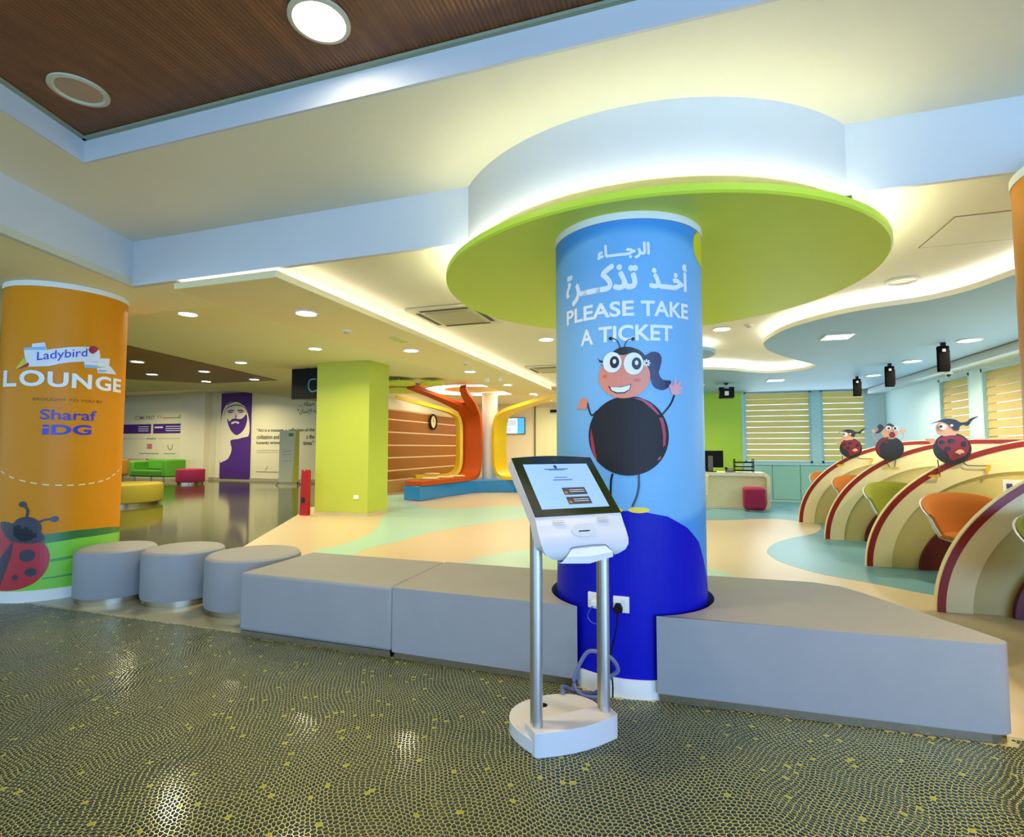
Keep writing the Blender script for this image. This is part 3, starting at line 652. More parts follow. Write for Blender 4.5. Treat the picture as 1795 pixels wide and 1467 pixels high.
cordpts = smooth_line([(0, -.028, -.015), (-.004, -.034, -.08), (-.02, -.03, -.16), (-.04, -.03, -.24), (-.04, -.03, -.33), (-.03, -.03, -.40), (-.03, -.035, -.47)], 4)
put('cord', MB().tube(cordpts, .0045, 8), black, t)
t = thing('power_plug', 'white network plug with thin blue cable in the left hand socket', 'plug', p1, a1 + R(90))
put('plug_body', MB().box(-.014, .014, -.028, 0, -.014, .014), white, t, .003, 2)
put('cord', MB().tube(smooth_line([(0, -.02, -.01), (-.022, -.026, -.04), (-.032, -.028, -.075), (-.01, -.03, -.10), (.02, -.03, -.105)], 5), .0035, 8), M('blue_cable', (50, 70, 190), .4), t)

# orange column at the left
def orange_wrap():
    return M('orange_vinyl_wrap', (222, 140, 6), .42, var=.04, scale=3, spec=.22)
C2, R2, T2 = (-5.736, 3.533), .47, -.55205
col2 = column('column', 'round orange column printed with a red ladybird on grass', C2, R2, Z1, Z1 - .05, orange_wrap())
def art2(name, vf, m, lay=1, parent=None): return wrapped(name, vf, (0, 0), R2 + .0012 * lay, T2, m, parent or col2)
g_l = M('grass_light_print', (126, 200, 56), .35, var=.05); g_d = M('grass_dark_print', (44, 112, 50), .35, var=.05); g_m = M('grass_mid_print', (70, 150, 66), .35)
art2('grass_print', polys2d([[(-1.46, .10), (1.46, .10), (1.46, .50), (.705, .544), (.4, .585), (.128, .596), (-.111, .581), (-.4, .56), (-.8, .5), (-1.46, .45)]]), g_d, 1)
art2('grass_print', polys2d([[(-1.46, .10), (1.46, .10), (1.46, .46), (.705, .505), (.351, .52), (.13, .521), (-.095, .501), (-.5, .45), (-1.46, .35)]]), g_l, 2)
art2('grass_print', polys2d([[(-.055, .357), (.136, .375), (.358, .364), (.7, .37), (.7, .35), (.358, .345), (.136, .35), (-.055, .335)], [(-.1, .2), (.15, .215), (.5, .20), (.5, .188), (.15, .198), (-.1, .188)]]), g_m, 3)
dsh = [(-0.474, 1.13), (-0.371, 1.086), (-0.275, 1.056), (-0.19, 1.035), (-0.104, 1.018), (-0.015, 1.01), (0.067, 1.006), (0.151, 1.008), (0.227, 1.016), (0.308, 1.029), (0.387, 1.049), (0.457, 1.082), (0.54, 1.118), (0.62, 1.15)]
dp = []
for i, (s, z) in enumerate(dsh):
    a, b = dsh[max(0, i - 1)], dsh[min(len(dsh) - 1, i + 1)]; d = Vector((b[0] - a[0], b[1] - a[1])).normalized() * .024
    dp.append(stroke([(s - d.x, z - d.y), (s + d.x, z + d.y)], .011, 1))
art2('dashed_trail', polys2d(dp), M('pale_dash_print', (246, 220, 170), .4), 1)
lbd = art2('ladybird_print', polys2d([sl2([(-0.319, 0.534), (-0.227, 0.534), (-0.109, 0.514), (-0.062, 0.431), (-0.055, 0.351), (-0.073, 0.264), (-0.131, 0.181), (-0.21, 0.133), (-0.308, 0.108), (-0.45, 0.104), (-.62, .12), (-.72, .2), (-.76, .35), (-.70, .55), (-.56, .66), (-.46, .665), (-.36, .60)], 3, True)]), M('ladybird_wing_print', (178, 18, 40), .35, var=.05), 4)
navy = M('navy_black_print', (22, 20, 48), .35)
def l2(n, p, lay): return art2(n, polys2d(p), navy, lay, lbd)
l2('wing_gap', [[(-.325, .532), (-.34, .40), (-.43, .14), (-.52, .13), (-.47, .35)]], 5)
l2('head', [ell(-.234, .633, .115, .108, 36), sl2([(-.345, .53), (-.12, .512), (-.12, .60), (-.25, .66), (-.42, .70), (-.46, .67)], 3, True)], 5)
l2('spot', [ell(-.214, .403, .059, .053)], 5); l2('spot', [ell(-.181, .258, .044, .036)], 5); l2('spot', [ell(-.296, .219, .026, .022)], 5); l2('spot', [ell(-.50, .52, .05, .05)], 5); l2('spot', [ell(-.62, .38, .05, .06)], 5)
l2('antenna', [stroke([(-0.231, 0.73), (-0.225, 0.80), (-0.262, 0.845)], .02), ell(-.265, .85, .03, .026, 18)], 6)
l2('antenna', [stroke([(-0.15, 0.684), (-0.098, 0.71), (-0.033, 0.711)], .018), ell(-.033, .711, .03, .026, 18)], 6)
wb = M('banner_print', (226, 232, 244), .4); wb2 = M('banner_fold_print', (136, 190, 226), .4); navyb = M('logo_blue_print', (54, 50, 190), .4)
art2('banner_print', polys2d([[(-0.253, 2.274), (-0.158, 2.29), (-0.143, 2.227), (-0.255, 2.216)], [(0.245, 2.194), (0.347, 2.206), (0.344, 2.126), (0.238, 2.11)], [(0.228, 2.097), (0.357, 2.133), (0.442, 2.065), (0.24, 2.054)], [(0.124, 2.144), (0.246, 2.156), (0.238, 2.099), (0.135, 2.085)]]), wb, 2)
art2('banner_print', polys2d([[(-0.319, 2.236), (-0.256, 2.242), (-0.152, 2.253), (-0.155, 2.221), (-0.312, 2.2)], [(.135, 2.118), (.24, 2.125), (.238, 2.099), (.135, 2.085)], [(.24, 2.085), (.33, 2.09), (.30, 2.068), (.24, 2.06)]]), wb2, 3)
art2('banner_print', polys2d([[(-0.318, 2.215), (-0.155, 2.221), (-0.062, 2.245), (0.018, 2.265), (0.102, 2.28), (0.164, 2.287), (0.242, 2.272), (0.254, 2.218), (0.246, 2.161), (0.124, 2.144), (0.023, 2.126), (-0.057, 2.102), (-0.121, 2.078), (-0.276, 2.064), (-0.304, 2.142)]]), wb, 4)
art2('banner_accent', polys2d([[(-0.314, 2.147), (-0.277, 2.079), (-0.368, 2.048), (-0.385, 2.048)]]), M('yellow_cone_print', (206, 200, 40), .4), 4)
art2('banner_accent', polys2d([[(-0.274, 2.106), (-0.267, 2.074), (-0.367, 2.043)], sl2([(0.155, 2.269), (0.182, 2.301), (0.221, 2.296), (0.232, 2.27), (0.194, 2.229), (0.166, 2.237)], 3, True)]), lb_red, 5)
# cursive banner word, slightly rising
v, f = text2d('Ladybird', (-.21, .146, 2.10, 2.20), .004)
art2('lettering', ([(a, b + (a + .21) * .20) for a, b in v], f), navyb, 6)
for s, bx in (('L', (-.532, -.37, 1.890, 2.036)), ('O', (-.345, -.147, 1.892, 2.038)), ('U', (-.127, .019, 1.892, 2.030)), ('N', (.043, .192, 1.892, 2.027)), ('G', (.221, .375, 1.890, 2.027)), ('E', (.397, .52, 1.892, 2.025))):
    art2('lettering', text2d(s, bx, .03), white_print, 3)
art2('lettering', text2d('BROUGHT TO YOU BY', (-.228, .295, 1.766, 1.792), .006), M('brown_print', (120, 74, 20), .4), 3)
art2('lettering', text2d('Sharaf', (-.168, .243, 1.597, 1.690), .012), navyb, 3)
art2('lettering', text2d('D', (-.085, .055, 1.463, 1.553), .03), navyb, 3); art2('lettering', text2d('G', (.065, .207, 1.463, 1.556), .03), navyb, 3)
art2('lettering', polys2d([[(-.147, 1.463), (-.10, 1.463), (-.10, 1.52), (-.147, 1.52)], [(-.147, 1.532), (-.10, 1.532), (-.10, 1.553), (-.147, 1.553)]]), navyb, 3)
col3 = column('column', 'plain orange column at the right edge beside the bench', (2.215, 3.485), .456, Z1, Z1 - .05, orange_wrap())

# lime square pillar
pil = thing('pillar', 'square lime yellow pillar standing on the cream vinyl floor', 'pillar', (-6.5, 9.35, 0))
put('shaft', MB().box(-.62, .62, -.36, .36, .06, 3.07), lime_pillar, pil, .004, 1)
put('plinth', MB().box(-.625, .625, -.365, .365, 0, .06), M('pillar_plinth', (206, 190, 150), .5), pil, smooth=False)
put('socket_plate', MB().box(.30, .42, -.375, -.36, .33, .41), white, pil, .003, 1)

# ------------------------------------------------------------------ BENCHES AND STOOLS
def arcpts(c, r, a0, a1, n=20): return [(c[0] + r * math.cos(R(a0 + (a1 - a0) * i / n)), c[1] + r * math.sin(R(a0 + (a1 - a0) * i / n))) for i in range(n + 1)]
def shrink(p, d):
    cx_ = sum(a for a, b in p) / len(p); cy_ = sum(b for a, b in p) / len(p)
    return [(a + (cx_ - a) * d / max(.2, math.hypot(cx_ - a, cy_ - b)), b + (cy_ - b) * d / max(.2, math.hypot(cx_ - a, cy_ - b))) for a, b in p]
RC = .492
polyL1 = [(-3.05, 3.055), (-1.80, 3.04), (-1.80, 3.84), (-3.06, 3.85)]
polyL2 = [(-1.795, 3.04), (-.59, 3.01)] + arcpts(C1, RC, -121.5, -232, 24) + [(-.66, 3.84), (-1.795, 3.84)]
polyR = [(-.155, 2.97), (1.33, 3.03), (1.37, 3.04), (1.40, 3.065), (1.41, 3.10), (1.395, 3.14), (1.04, 3.83), (.95, 3.96), (.80, 4.03), (-.02, 4.0)] + arcpts(C1, RC, 55, -68.5, 24)
def bench(label, polys, loc):
    t = thing('bench', label, 'bench', (loc[0], loc[1], 0.0))
    for p in polys:
        q = [(a - loc[0], b - loc[1]) for a, b in p]
        put('seat_block', MB().prism(q, .046, .45), grey_fabric, t, .022, 4)
        put('metal_plinth', MB().prism(shrink(q, .016), .003, .045), chrome, t, smooth=False)
    return t
bench('long low grey upholstered bench left of the blue column', [polyL1, polyL2], (-1.8, 3.4))
bench('grey upholstered wedge bench right of the blue column', [polyR], (.6, 3.45))
for x, y, r, lab in ((-4.93, 3.52, .31, 'round grey upholstered stool touching the orange column'), (-4.30, 3.67, .325, 'round grey upholstered stool, middle of the three'), (-3.52, 3.68, .375, 'round grey upholstered stool next to the long bench')):
    t = thing('round_stool', lab, 'stool', (x, y, .0035), 0, 'grey round stools')
    put('seat', MB().lathe([(0, .45), (r - .05, .45), (r - .025, .445), (r - .006, .43), (r, .405), (r, .06), (r - .006, .046), (0, .046)], 64), grey_fabric, t)
    put('base_ring', MB().lathe([(0, 0), (r - .014, 0), (r - .014, .045), (0, .045)], 64), chrome, t)

# ------------------------------------------------------------------ KIOSK
k = thing('ticket_kiosk', 'white touchscreen ticket kiosk on two metal poles', 'kiosk', (-.478, 2.428, .0019), R(41.2))
# base: plate, front bar
plate = sl2([(-.215, .02), (-.238, .12), (-.235, .235), (-.16, .34), (0, .385), (.16, .34), (.225, .235), (.225, .12), (.21, .02)], 4)
put('base_plate', MB().prism(plate + [(.2, .0), (-.2, .0)], 0, .062), kiosk_white, k, .012, 3)
frontbar = [(-.215, .10), (-.215, .0)] + [(-.205 + .41 * i / 12, -.012 - .03 * math.sin(math.pi * i / 12)) for i in range(13)] + [(.215, .0), (.215, .10)]
put('base_front', MB().prism(frontbar, 0, .105), kiosk_white, k, .018, 4)
put('cable_port', MB().lathe([(0, .0635), (.02, .0635), (.024, .062)], 20, -.03, .29), black, k)
for sx in (-1, 1):
    put('pole', MB().lathe([(.0235, .10), (.0235, 1.0)], 24, sx * .178, .045), alu, k)
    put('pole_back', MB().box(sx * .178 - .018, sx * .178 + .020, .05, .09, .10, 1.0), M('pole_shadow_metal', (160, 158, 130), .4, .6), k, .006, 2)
prof = [(-.070, .852, .11), (-.088, .863, .17), (-.098, .882, .203), (-.100, .905, .218), (-.092, .93, .224), (-.072, .965, .226), (-.05, 1.0, .226), (-.0315, 1.038, .225), (.05, 1.115, .225), (.15, 1.209, .225), (.237, 1.291, .225), (.247, 1.297, .215)]
rows_f = []; rows_b = []
for i, (y, z, hw) in enumerate(prof):
    y0, z0, _ = prof[max(0, i - 1)]; y1, z1, _ = prof[min(len(prof) - 1, i + 1)]
    t = Vector((0, y1 - y0, z1 - z0)).normalized(); n = Vector((0, t.z, -t.y))      # back/down normal
    th = .062 if 0 < i < len(prof) - 1 else .03
    rf = []; rb = []
    for q in range(13):
        a = -1 + 2 * q / 12; bow = .012 * (1 - a * a) if i >= len(prof) - 2 else 0
        rf.append(Vector((a * hw, y + bow * .7, z + bow * .7))); rb.append(Vector((a * hw, y, z)) + n * th + Vector((0, bow, 0)))
    rows_f.append(rf); rows_b.append(list(reversed(rb)))
put('head_shell', MB().grid([rows_f[i] + rows_b[i] for i in range(len(prof))], True).add([p for p in rows_f[0] + rows_b[0]], [tuple(range(26))]).add([p for p in rows_f[-1] + rows_b[-1]], [tuple(range(26))]), kiosk_white, k, .008, 2)
P0 = Vector((0, -.0315, 1.038)); P1 = Vector((0, .247, 1.30)); dv = (P1 - P0); LEN = dv.length; dv.normalize(); nv = Vector((0, -dv.z, dv.y))
def on_screen(a, t, h): return Vector((a, 0, 0)) + P0 + dv * t + nv * h
def splate(name, poly, h0, h1, m, par=None):
    n = len(poly); mb = MB().prism(poly, h0, h1); mb.v = [tuple(on_screen(*p)) for p in mb.v]
    return put(name, mb, m, par or k, smooth=False)
bz = splate('screen_bezel', [(-.224, .002), (.224, .002), (.224, LEN - .012)] + [(.224 - .448 * i / 10, LEN - .012 + .014 * math.sin(math.pi * i / 10)) for i in range(1, 10)] + [(-.224, LEN - .012)], .0005, .005, dark_glass)
scr_m = M('lit_touchscreen', (140, 176, 226), .15, var=.02, emis=.34, ecol=lin((150, 186, 236)))
splate('touchscreen', [(-.178, .040), (.178, .040), (.178, LEN - .058), (-.178, LEN - .058)], .0051, .0062, scr_m, bz)
sg = M('screen_grey_button', (70, 74, 78), .4, emis=.05); st_ = M('screen_text', (40, 66, 130), .4, var=0); so_ = M('screen_orange_mark', (190, 120, 60), .4, var=0)
splate('screen_button', [(-.03, .12), (.095, .12), (.095, .165), (-.03, .165)], .0063, .007, sg, bz); splate('screen_button', [(-.03, .062), (.095, .062), (.095, .107), (-.03, .107)], .0063, .007, sg, bz)
splate('button_mark', [(-.025, .126), (-.008, .126), (-.008, .142), (-.025, .142)], .0071, .0075, so_, bz); splate('button_mark', [(-.025, .068), (-.008, .068), (-.008, .084), (-.025, .084)], .0071, .0075, so_, bz)
for (a0, a1, t0, t1) in ((-.075, .055, .287, .291), (-.055, .035, .281, .284), (-.04, .03, .232, .235), (-.055, .05, .214, .218), (.005, .085, .148, .151), (.005, .085, .137, .140), (.005, .085, .09, .093), (.005, .085, .079, .082)):
    splate('screen_text', [(a0, t0), (a1, t0), (a1, t1), (a0, t1)], .0071, .0075, st_ if t0 > .2 else white_print, bz)
splate('screen_logo', ell(-.01, .304, .009, .012, 14), .0071, .0075, st_, bz)
splate('camera_lens', ell(0, LEN - .032, .007, .007, 16), .0051, .007, M('lens_glass', (60, 66, 60), .1), bz)
# lower panel of the head: oval recess with ticket slot, speaker lines, output tray
Q0 = Vector((0, -.080, .948)); qd = Vector((0, .0485, .09)).normalized(); qn = Vector((0, -qd.z, qd.y))
def lplate(name, poly, h0, h1, m, par=None):
    mb = MB().prism(poly, h0, h1); mb.v = [tuple(Vector((x, 0, 0)) + Q0 + qd * t + qn * h) for x, t, h in mb.v]; return put(name, mb, m, par or k, smooth=False)
ov = lplate('ticket_recess', ell(0, .030, .062, .030, 36), -.004, .006, M('recess_plastic', (206, 214, 222), .3))
lplate('ticket_slot', [(-.028, .024), (.028, .024), (.028, .029), (-.028, .029)], .0061, .0068, black, ov)
for sx in (-1, 1):
    for q in range(3): lplate('speaker_slit', [(sx * .115 - .028, .066 + q * .009), (sx * .115 + .028, .066 + q * .009), (sx * .115 + .028, .0685 + q * .009), (sx * .115 - .028, .0685 + q * .009)], .002, .0052, alu)
tray = [(-.09, .842), (-.075, .885), (-.055, .90), (.085, .90), (.105, .885), (.13, .852)]
mb = MB(); rf = []; 
mb.grid([[(-.135, -.098, .846), (.0, -.114, .838), (.135, -.098, .854)], [(-.115, -.117, .876), (.0, -.124, .872), (.12, -.117, .880)], [(-.085, -.108, .906), (.0, -.110, .908), (.09, -.108, .908)]])
mb.grid([[(-.135, -.07, .846), (.0, -.07, .838), (.135, -.07, .854)], [(-.135, -.098, .846), (.0, -.114, .838), (.135, -.098, .854)]])
put('paper_tray', mb, M('white_tray', (250, 252, 255), .3), k)
mb = MB().tube([(-.09, -.106, .906), (-.075, -.107, .912), (.02, -.108, .915), (.088, -.107, .912), (.1, -.106, .904), (.14, -.101, .862)], .0025, 6)
put('tray_seam', mb, M('tray_seam_grey', (120, 134, 150), .5), k)
# grey cable hose behind the kiosk
t = thing('cable_hose', 'grey blue corrugated cable hose looping behind the kiosk', 'cable', (-.62, 2.86, .0032))
hp = smooth_line([(0, -.10, .075), (-.02, 0, .06), (.05, .03, .03), (.15, .05, .03), (.22, .04, .12), (.27, .03, .17), (.24, .0, .24), (.16, -.01, .27), (.10, .0, .24), (.04, .0, .10), (.08, -.01, .035), (.2, .0, .03)], 7)
put('hose', MB().tube(hp, .011, 10), M('blue_grey_hose', (104, 114, 156), .5), t)

# ------------------------------------------------------------------ BOOTHS
PV = [5.3, 7.05, 8.9, 10.75]
def qell(cx_, a, b, n=40, z0=0):
    return [(cx_ - a * math.cos(math.pi / 2 * i / n), z0 + b * math.sin(math.pi / 2 * i / n)) for i in range(n + 1)]
pn = ['nearest', 'second nearest', 'third nearest', 'farthest']
for i, v in enumerate(PV):
    t = thing('booth_partition', 'curved cream booth partition with red edge, %s of four' % pn[i], 'partition', (1.95, v, .0045), 0, 'curved booth partitions')
    outer = qell(1.95, 1.95, 1.46)
    end = 2.6
    rim_in = qell(2.05 - .2 + .35, 1.2, 1.0)   # inner recess line
    rim_in = [(.25 + (1.25 - 1.25 * math.cos(math.pi / 2 * q / 40)), 1.09 * math.sin(math.pi / 2 * q / 40)) for q in range(41)]
    band = outer + [(end, 1.46), (end, 1.09)] + list(reversed(rim_in))
    put('rim_panel', MB().prism(band, -.026, .026, 'y'), booth_cream, t, smooth=False)
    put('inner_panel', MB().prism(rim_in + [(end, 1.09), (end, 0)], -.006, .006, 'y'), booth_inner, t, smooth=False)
    o2 = outer + [(end, 1.46)]
    nrm = []
    for q, p in enumerate(o2):
        a = Vector(o2[max(0, q - 1)]); b = Vector(o2[min(len(o2) - 1, q + 1)]); d = (b - a).normalized(); nrm.append((-d.y, d.x))
    up = [(p[0] - n[0] * .008, max(0, p[1] - n[1] * .008)) for p, n in zip(o2, nrm)]; dn = [(p[0] - n[0] * .066, max(0, p[1] - n[1] * .066)) for p, n in zip(o2, nrm)]
    mb = MB().grid([[(a, -.0255, b) for a, b in up], [(a, -.030, b) for a, b in up], [(a, -.030, b) for a, b in dn], [(a, -.0255, b) for a, b in dn]])
    put('edge_trim', mb, red_edge, t)
    # desk end: dark red band with lime infill on the front face
    d = thing('booth_desk', 'booth desk with dark red arched end, against the %s partition' % pn[i], 'desk', (1.95, v - .03, .0045), 0, 'booth desks')
    oo = [(.50 + 1.1 * (1 - math.cos(math.pi / 2 * q / 30)), .74 * math.sin(math.pi / 2 * q / 30)) for q in range(31)]
    ii = [(.69 + .91 * (1 - math.cos(math.pi / 2 * q / 30)), .58 * math.sin(math.pi / 2 * q / 30)) for q in range(31)]
    put('end_panel', MB().prism(oo + list(reversed(ii)), -.045, 0, 'y'), dark_red, d, smooth=False)
    put('infill_panel', MB().prism(ii + [(1.6, 0)], -.03, 0, 'y'), M('lime_laminate', (130, 180, 40), .45), d, smooth=False)
    put('desk_top', MB().box(1.25, 2.6, -1.1, 0, .74, .775), booth_cream, d, .006, 2)
# leaflet holder in the nearest visible bay
t = thing('leaflet_holder', 'clear leaflet holder with blue printed cards on the booth desk', 'leaflet holder', (3.22, 6.72, .779))
put('card', MB().box(-.12, .12, 0, .012, 0, .24), white_print, t, smooth=False)
flatart('card_print', polys2d([[(-.09, .15), (-.04, .15), (-.04, .2), (-.09, .2)], ell(.04, .17, .05, .03), ell(.0, .08, .04, .03)]), -.002, M('card_blue', (60, 60, 160), .5), t)
put('holder', MB().box(-.13, .13, -.03, .04, 0, .02), pane_m, t, smooth=False)
# tub chairs
def tub_chair(fab, label, loc, rz):
    t = thing('tub_chair', label, 'chair', loc, rz)
    def shell(off_, zoff, top_in):
        rows = []
        for q in range(29):
            ph = -1 + 2 * q / 28; a = R(90) + ph * R(118)
            hb = .86 - .20 * abs(ph) ** 2.2
            row = []
            for s in range(9):
                u = s / 8; z = .44 + (hb - .44) * u + zoff
                rr = .19 + .115 * u ** .8 + (.02 if u > .9 else 0) + off_
                row.append((rr * math.cos(a) * 1.02, rr * math.sin(a), z))
            rows.append(row)
        return rows
    a, b = shell(.012, 0, 0), shell(-.004, .0, 0)
    mb = MB(); mb.grid(a); mb.grid(b); mb.grid([[r[-1] for r in a], [r[-1] for r in b]]); mb.grid([[r[0] for r in a], [r[0] for r in b]])
    for q in (0, -1): mb.grid([a[q], b[q]])
    put('shell', mb, kiosk_white, t)
    c, d = shell(-.006, .008, 0), shell(-.032, .008, 0)
    mb = MB(); mb.grid(c); mb.grid(d); mb.grid([[r[-1] for r in c], [r[-1] for r in d]])
    for q in (0, -1): mb.grid([c[q], d[q]])
    put('backrest', mb, fab, t)
    put('seat', MB().lathe([(0, .475), (.16, .475), (.195, .465), (.205, .445), (.195, .425), (0, .415)], 32, 0, -.02), fab, t)
    put('seat_pan', MB().lathe([(0, .385), (.12, .39), (.19, .415), (.205, .435), (0, .44)], 32), kiosk_white, t)
    put('stem', MB().lathe([(.03, .02), (.025, .05), (.025, .39)], 16), alu, t)
    put('base', MB().lathe([(0, .024), (.05, .024), (.22, .010), (.225, 0), (0, 0)], 32), alu, t)
    return t
for fab, lab, x, y in ((green_fabric, 'olive green tub chair at the right edge before the nearest partition', 2.60, 4.72), (orange_fabric, 'orange tub chair behind the nearest partition', 2.66, 6.5), (green_fabric, 'olive green tub chair in the middle booth', 2.67, 8.38), (orange_fabric, 'orange tub chair in the booth beside the farthest partition', 2.72, 10.22), (orange_fabric, 'orange tub chair beyond the farthest partition', 2.74, 12.0)):
    tub_chair(fab, lab, (x, y, .0045), R(-14))
# ladybird cut-outs on the partitions
cut_black = M('cutout_black', (26, 20, 18), .35); cut_red = M('cutout_red', (130, 12, 16), .35, var=.15, scale=9); cut_skin = M('cutout_skin', (226, 168, 132), .45); cut_yel = M('cutout_yellow', (214, 178, 40), .45); cut_line = M('cutout_line', (90, 80, 60), .45)
def cut(label, v, fig, s=.172, u=2.80, zc=1.335):
    t = thing('ladybird_cutout', label, 'cutout', (u, v - .031, zc), 0, 'ladybird cutouts on the partitions')
    def pc(name, polys, m, lay, th=.006):
        mb = MB()
        for p in polys: mb.prism([(a * s, b * s) for a, b in p], -.012 - lay * .004 - th, -.012 - lay * .004, 'y')
        return put(name, mb, m, t, smooth=False)
    put('body', MB().prism([(a * s, b * s) for a, b in ell(0, 0, 1, 1, 40)], -.022, -.001, 'y'), cut_black, t, smooth=False)
    if fig == 0:
        pc('wing', [sl2([(-.75, .6), (-.1, .85), (.5, .75), (.85, .3), (.75, -.3), (.3, -.6), (-.1, -.75), (-.35, -.2), (-.7, .05)], 4, True)], cut_red, 2)
        pc('spot', [ell(-.05, .5, .17, .13, 16)], cut_black, 4); pc('spot', [ell(-.25, 0, .15, .14, 16)], cut_black, 4); pc('spot', [ell(.6, .3, .13, .18, 16)], cut_black, 4); pc('spot', [ell(-.55, .4, .13, .13, 16)], cut_black, 4)
        pc('hand', [[(.1, -.2), (.3, -.05), (.45, -.05), (.6, -.2), (.5, -.3), (.4, -.28), (.35, -.4), (.25, -.3), (.1, -.28)]], cut_skin, 5)
        pc('hand', [sl2([(-.9, .35), (-1.1, .35), (-1.45, .62), (-1.2, .62), (-1.0, .66), (-.85, .5)], 3, True)], cut_skin, 1)
        pc('face', [sl2([(-.85, 1.25), (-.75, .95), (-.4, .8), (0, .78), (.3, 1.0), (.42, 1.4), (.1, 1.78), (-.4, 1.8), (-.75, 1.6)], 4, True)], cut_skin, 1, .008)
        pc('hair', [sl2([(-1.18, 1.58), (-.85, 1.72), (-.3, 1.92), (.2, 1.85), (.45, 1.68), (.8, 1.72), (1.0, 1.92), (1.42, 2.04), (1.1, 1.8), (.85, 1.45), (.6, 1.5), (.42, 1.4), (.35, 1.15), (.1, 1.2), (-.1, 1.5), (-.5, 1.72), (-.9, 1.65)], 3, True)], cut_black, 3)
        pc('eye', [ell(-.5, 1.4, .22, .2, 20)], white_print, 4); pc('pupil', [ell(-.6, 1.42, .08, .09, 14)], cut_black, 6); pc('flower', [ell(-.02, 1.48, .08, .08, 8)], white_print, 5)
        pc('leg', [stroke([(-.8, -.7), (-.76, -1.2), (-.72, -1.74)], .06, 4)], cut_line, 0); pc('leg', [stroke([(.5, -.8), (.7, -1.02), (.95, -1.07), (1.75, -1.07)], .06, 4)], cut_line, 0)
        pc('shoe', [ell(-1.0, -1.76, .34, .09, 18)], cut_yel, 1); pc('shoe', [[(1.72, -1.0), (1.95, -1.02), (1.92, -1.3), (1.78, -1.52), (1.64, -1.5), (1.72, -1.25)]], cut_yel, 1)
    else:
        pc('wing', [sl2([(-.95, .1), (-.8, .55), (-.3, .9), (-.05, .95), (-.2, .75), (-.55, .5), (-.75, .0), (-.7, -.5), (-.85, -.45)], 4, True)], cut_red, 2); pc('spot', [sl2([(-.45, .5), (-.15, .45), (-.1, .55), (-.3, .62)], 3, True)], cut_red, 3)
        pc('face', [sl2([(-.55, 1.4), (-.45, 1.0), (-.1, .8), (.3, .8), (.6, 1.1), (.55, 1.6), (.25, 1.92), (-.2, 1.9)], 4, True)], cut_skin, 1, .008)
        pc('hair', [sl2([(-.3, 1.75), (-.6, 2.02), (-.85, 1.85), (-.75, 1.55), (-1.0, 1.3), (-.8, 1.25), (-.5, 1.5), (-.35, 1.72), (.0, 1.86), (.4, 1.78), (.15, 2.04), (-.1, 2.04)], 3, True)], cut_black, 3)
        pc('eye', [ell(-.07, 1.68, .2, .2, 18)], white_print, 4); pc('eye', [ell(.42, 1.65, .18, .19, 18)], white_print, 4); pc('pupil', [ell(-.05, 1.66, .08, .1, 12)], cut_black, 6); pc('pupil', [ell(.4, 1.65, .08, .1, 12)], cut_black, 6)
        pc('mouth', [ell(.2, 1.12, .2, .25, 18)], cut_red, 4)
        pc('arm', [stroke([(-.85, .6), (-1.15, 1.0), (-1.05, 1.35)], .07, 4)], cut_skin, 0); pc('arm', [stroke([(.75, .7), (1.0, 1.0), (.95, 1.3)], .07, 4)], cut_skin, 0)
        pc('hand', [ell(-1.1, 1.45, .16, .16, 10)], cut_skin, 1); pc('hand', [ell(.95, 1.42, .22, .16, 10)], cut_skin, 1)
        pc('leg', [stroke([(-.25, -.8), (-.2, -1.2), (-.05, -1.6)], .06, 4)], cut_line, 0); pc('leg', [stroke([(.38, -.8), (.36, -1.2), (.28, -1.6)], .06, 4)], cut_line, 0)
        pc('shoe', [ell(-.2, -1.62, .27, .08, 16)], cut_yel, 1); pc('shoe', [ell(.38, -1.62, .27, .08, 16)], cut_yel, 1)
cut('running ladybird cutout on the second nearest partition, largest of the three', PV[1], 0)
cut('screaming ladybird cutout with raised arms on the middle partition', PV[2], 1)
cut('running ladybird cutout on the farthest partition, smallest of the three', PV[3], 0)

# ------------------------------------------------------------------ CEILING FITTINGS
for i, (x, y) in enumerate(((3.40, 8.62), (3.37, 10.5), (3.36, 12.25))):
    t = thing('number_display', 'black number display box hung from the blue ceiling, %s of three' % ('nearest', 'middle', 'farthest')[i], 'display', (x, y, 2.78), R(0), 'hanging number displays')
    disp = M('display_black', (4, 4, 5), .9, var=0, spec=.05)
    put('case', MB().box(-.075, .055, -.03, .03, -.40, -.05), disp, t, .006, 2); put('back_case', MB().box(-.04, .085, .03, .09, -.36, -.1), disp, t, .006, 1)
    put('bracket', MB().box(-.02, .02, -.02, .05, -.06, 0), black, t, smooth=False); put('marking', MB().box(-.03, .01, -.034, -.0305, -.13, -.09), M('grey_mark', (150, 150, 150), .4), t, smooth=False)
t = thing('projector', 'black projector hung from the blue ceiling before the lime wall', 'projector', (.92, 12.6, 2.78))
put('case', MB().box(-.16, .16, -.13, .13, -.34, -.10), black, t, .02, 2); put('mount', MB().box(-.04, .04, -.04, .04, -.09, 0), white, t, smooth=False); put('lens', MB().lathe([(0, 0), (.05, 0), (.05, .02)], 20), dark_glass, t).rotation_euler = (R(90), 0, 0)
t.children[-1].location = (0, -.152, -.2); put('marking', MB().box(-.05, .05, -.1535, -.151, -.14, -.1), M('grey_mark', (150, 150, 150), .4), t, smooth=False)
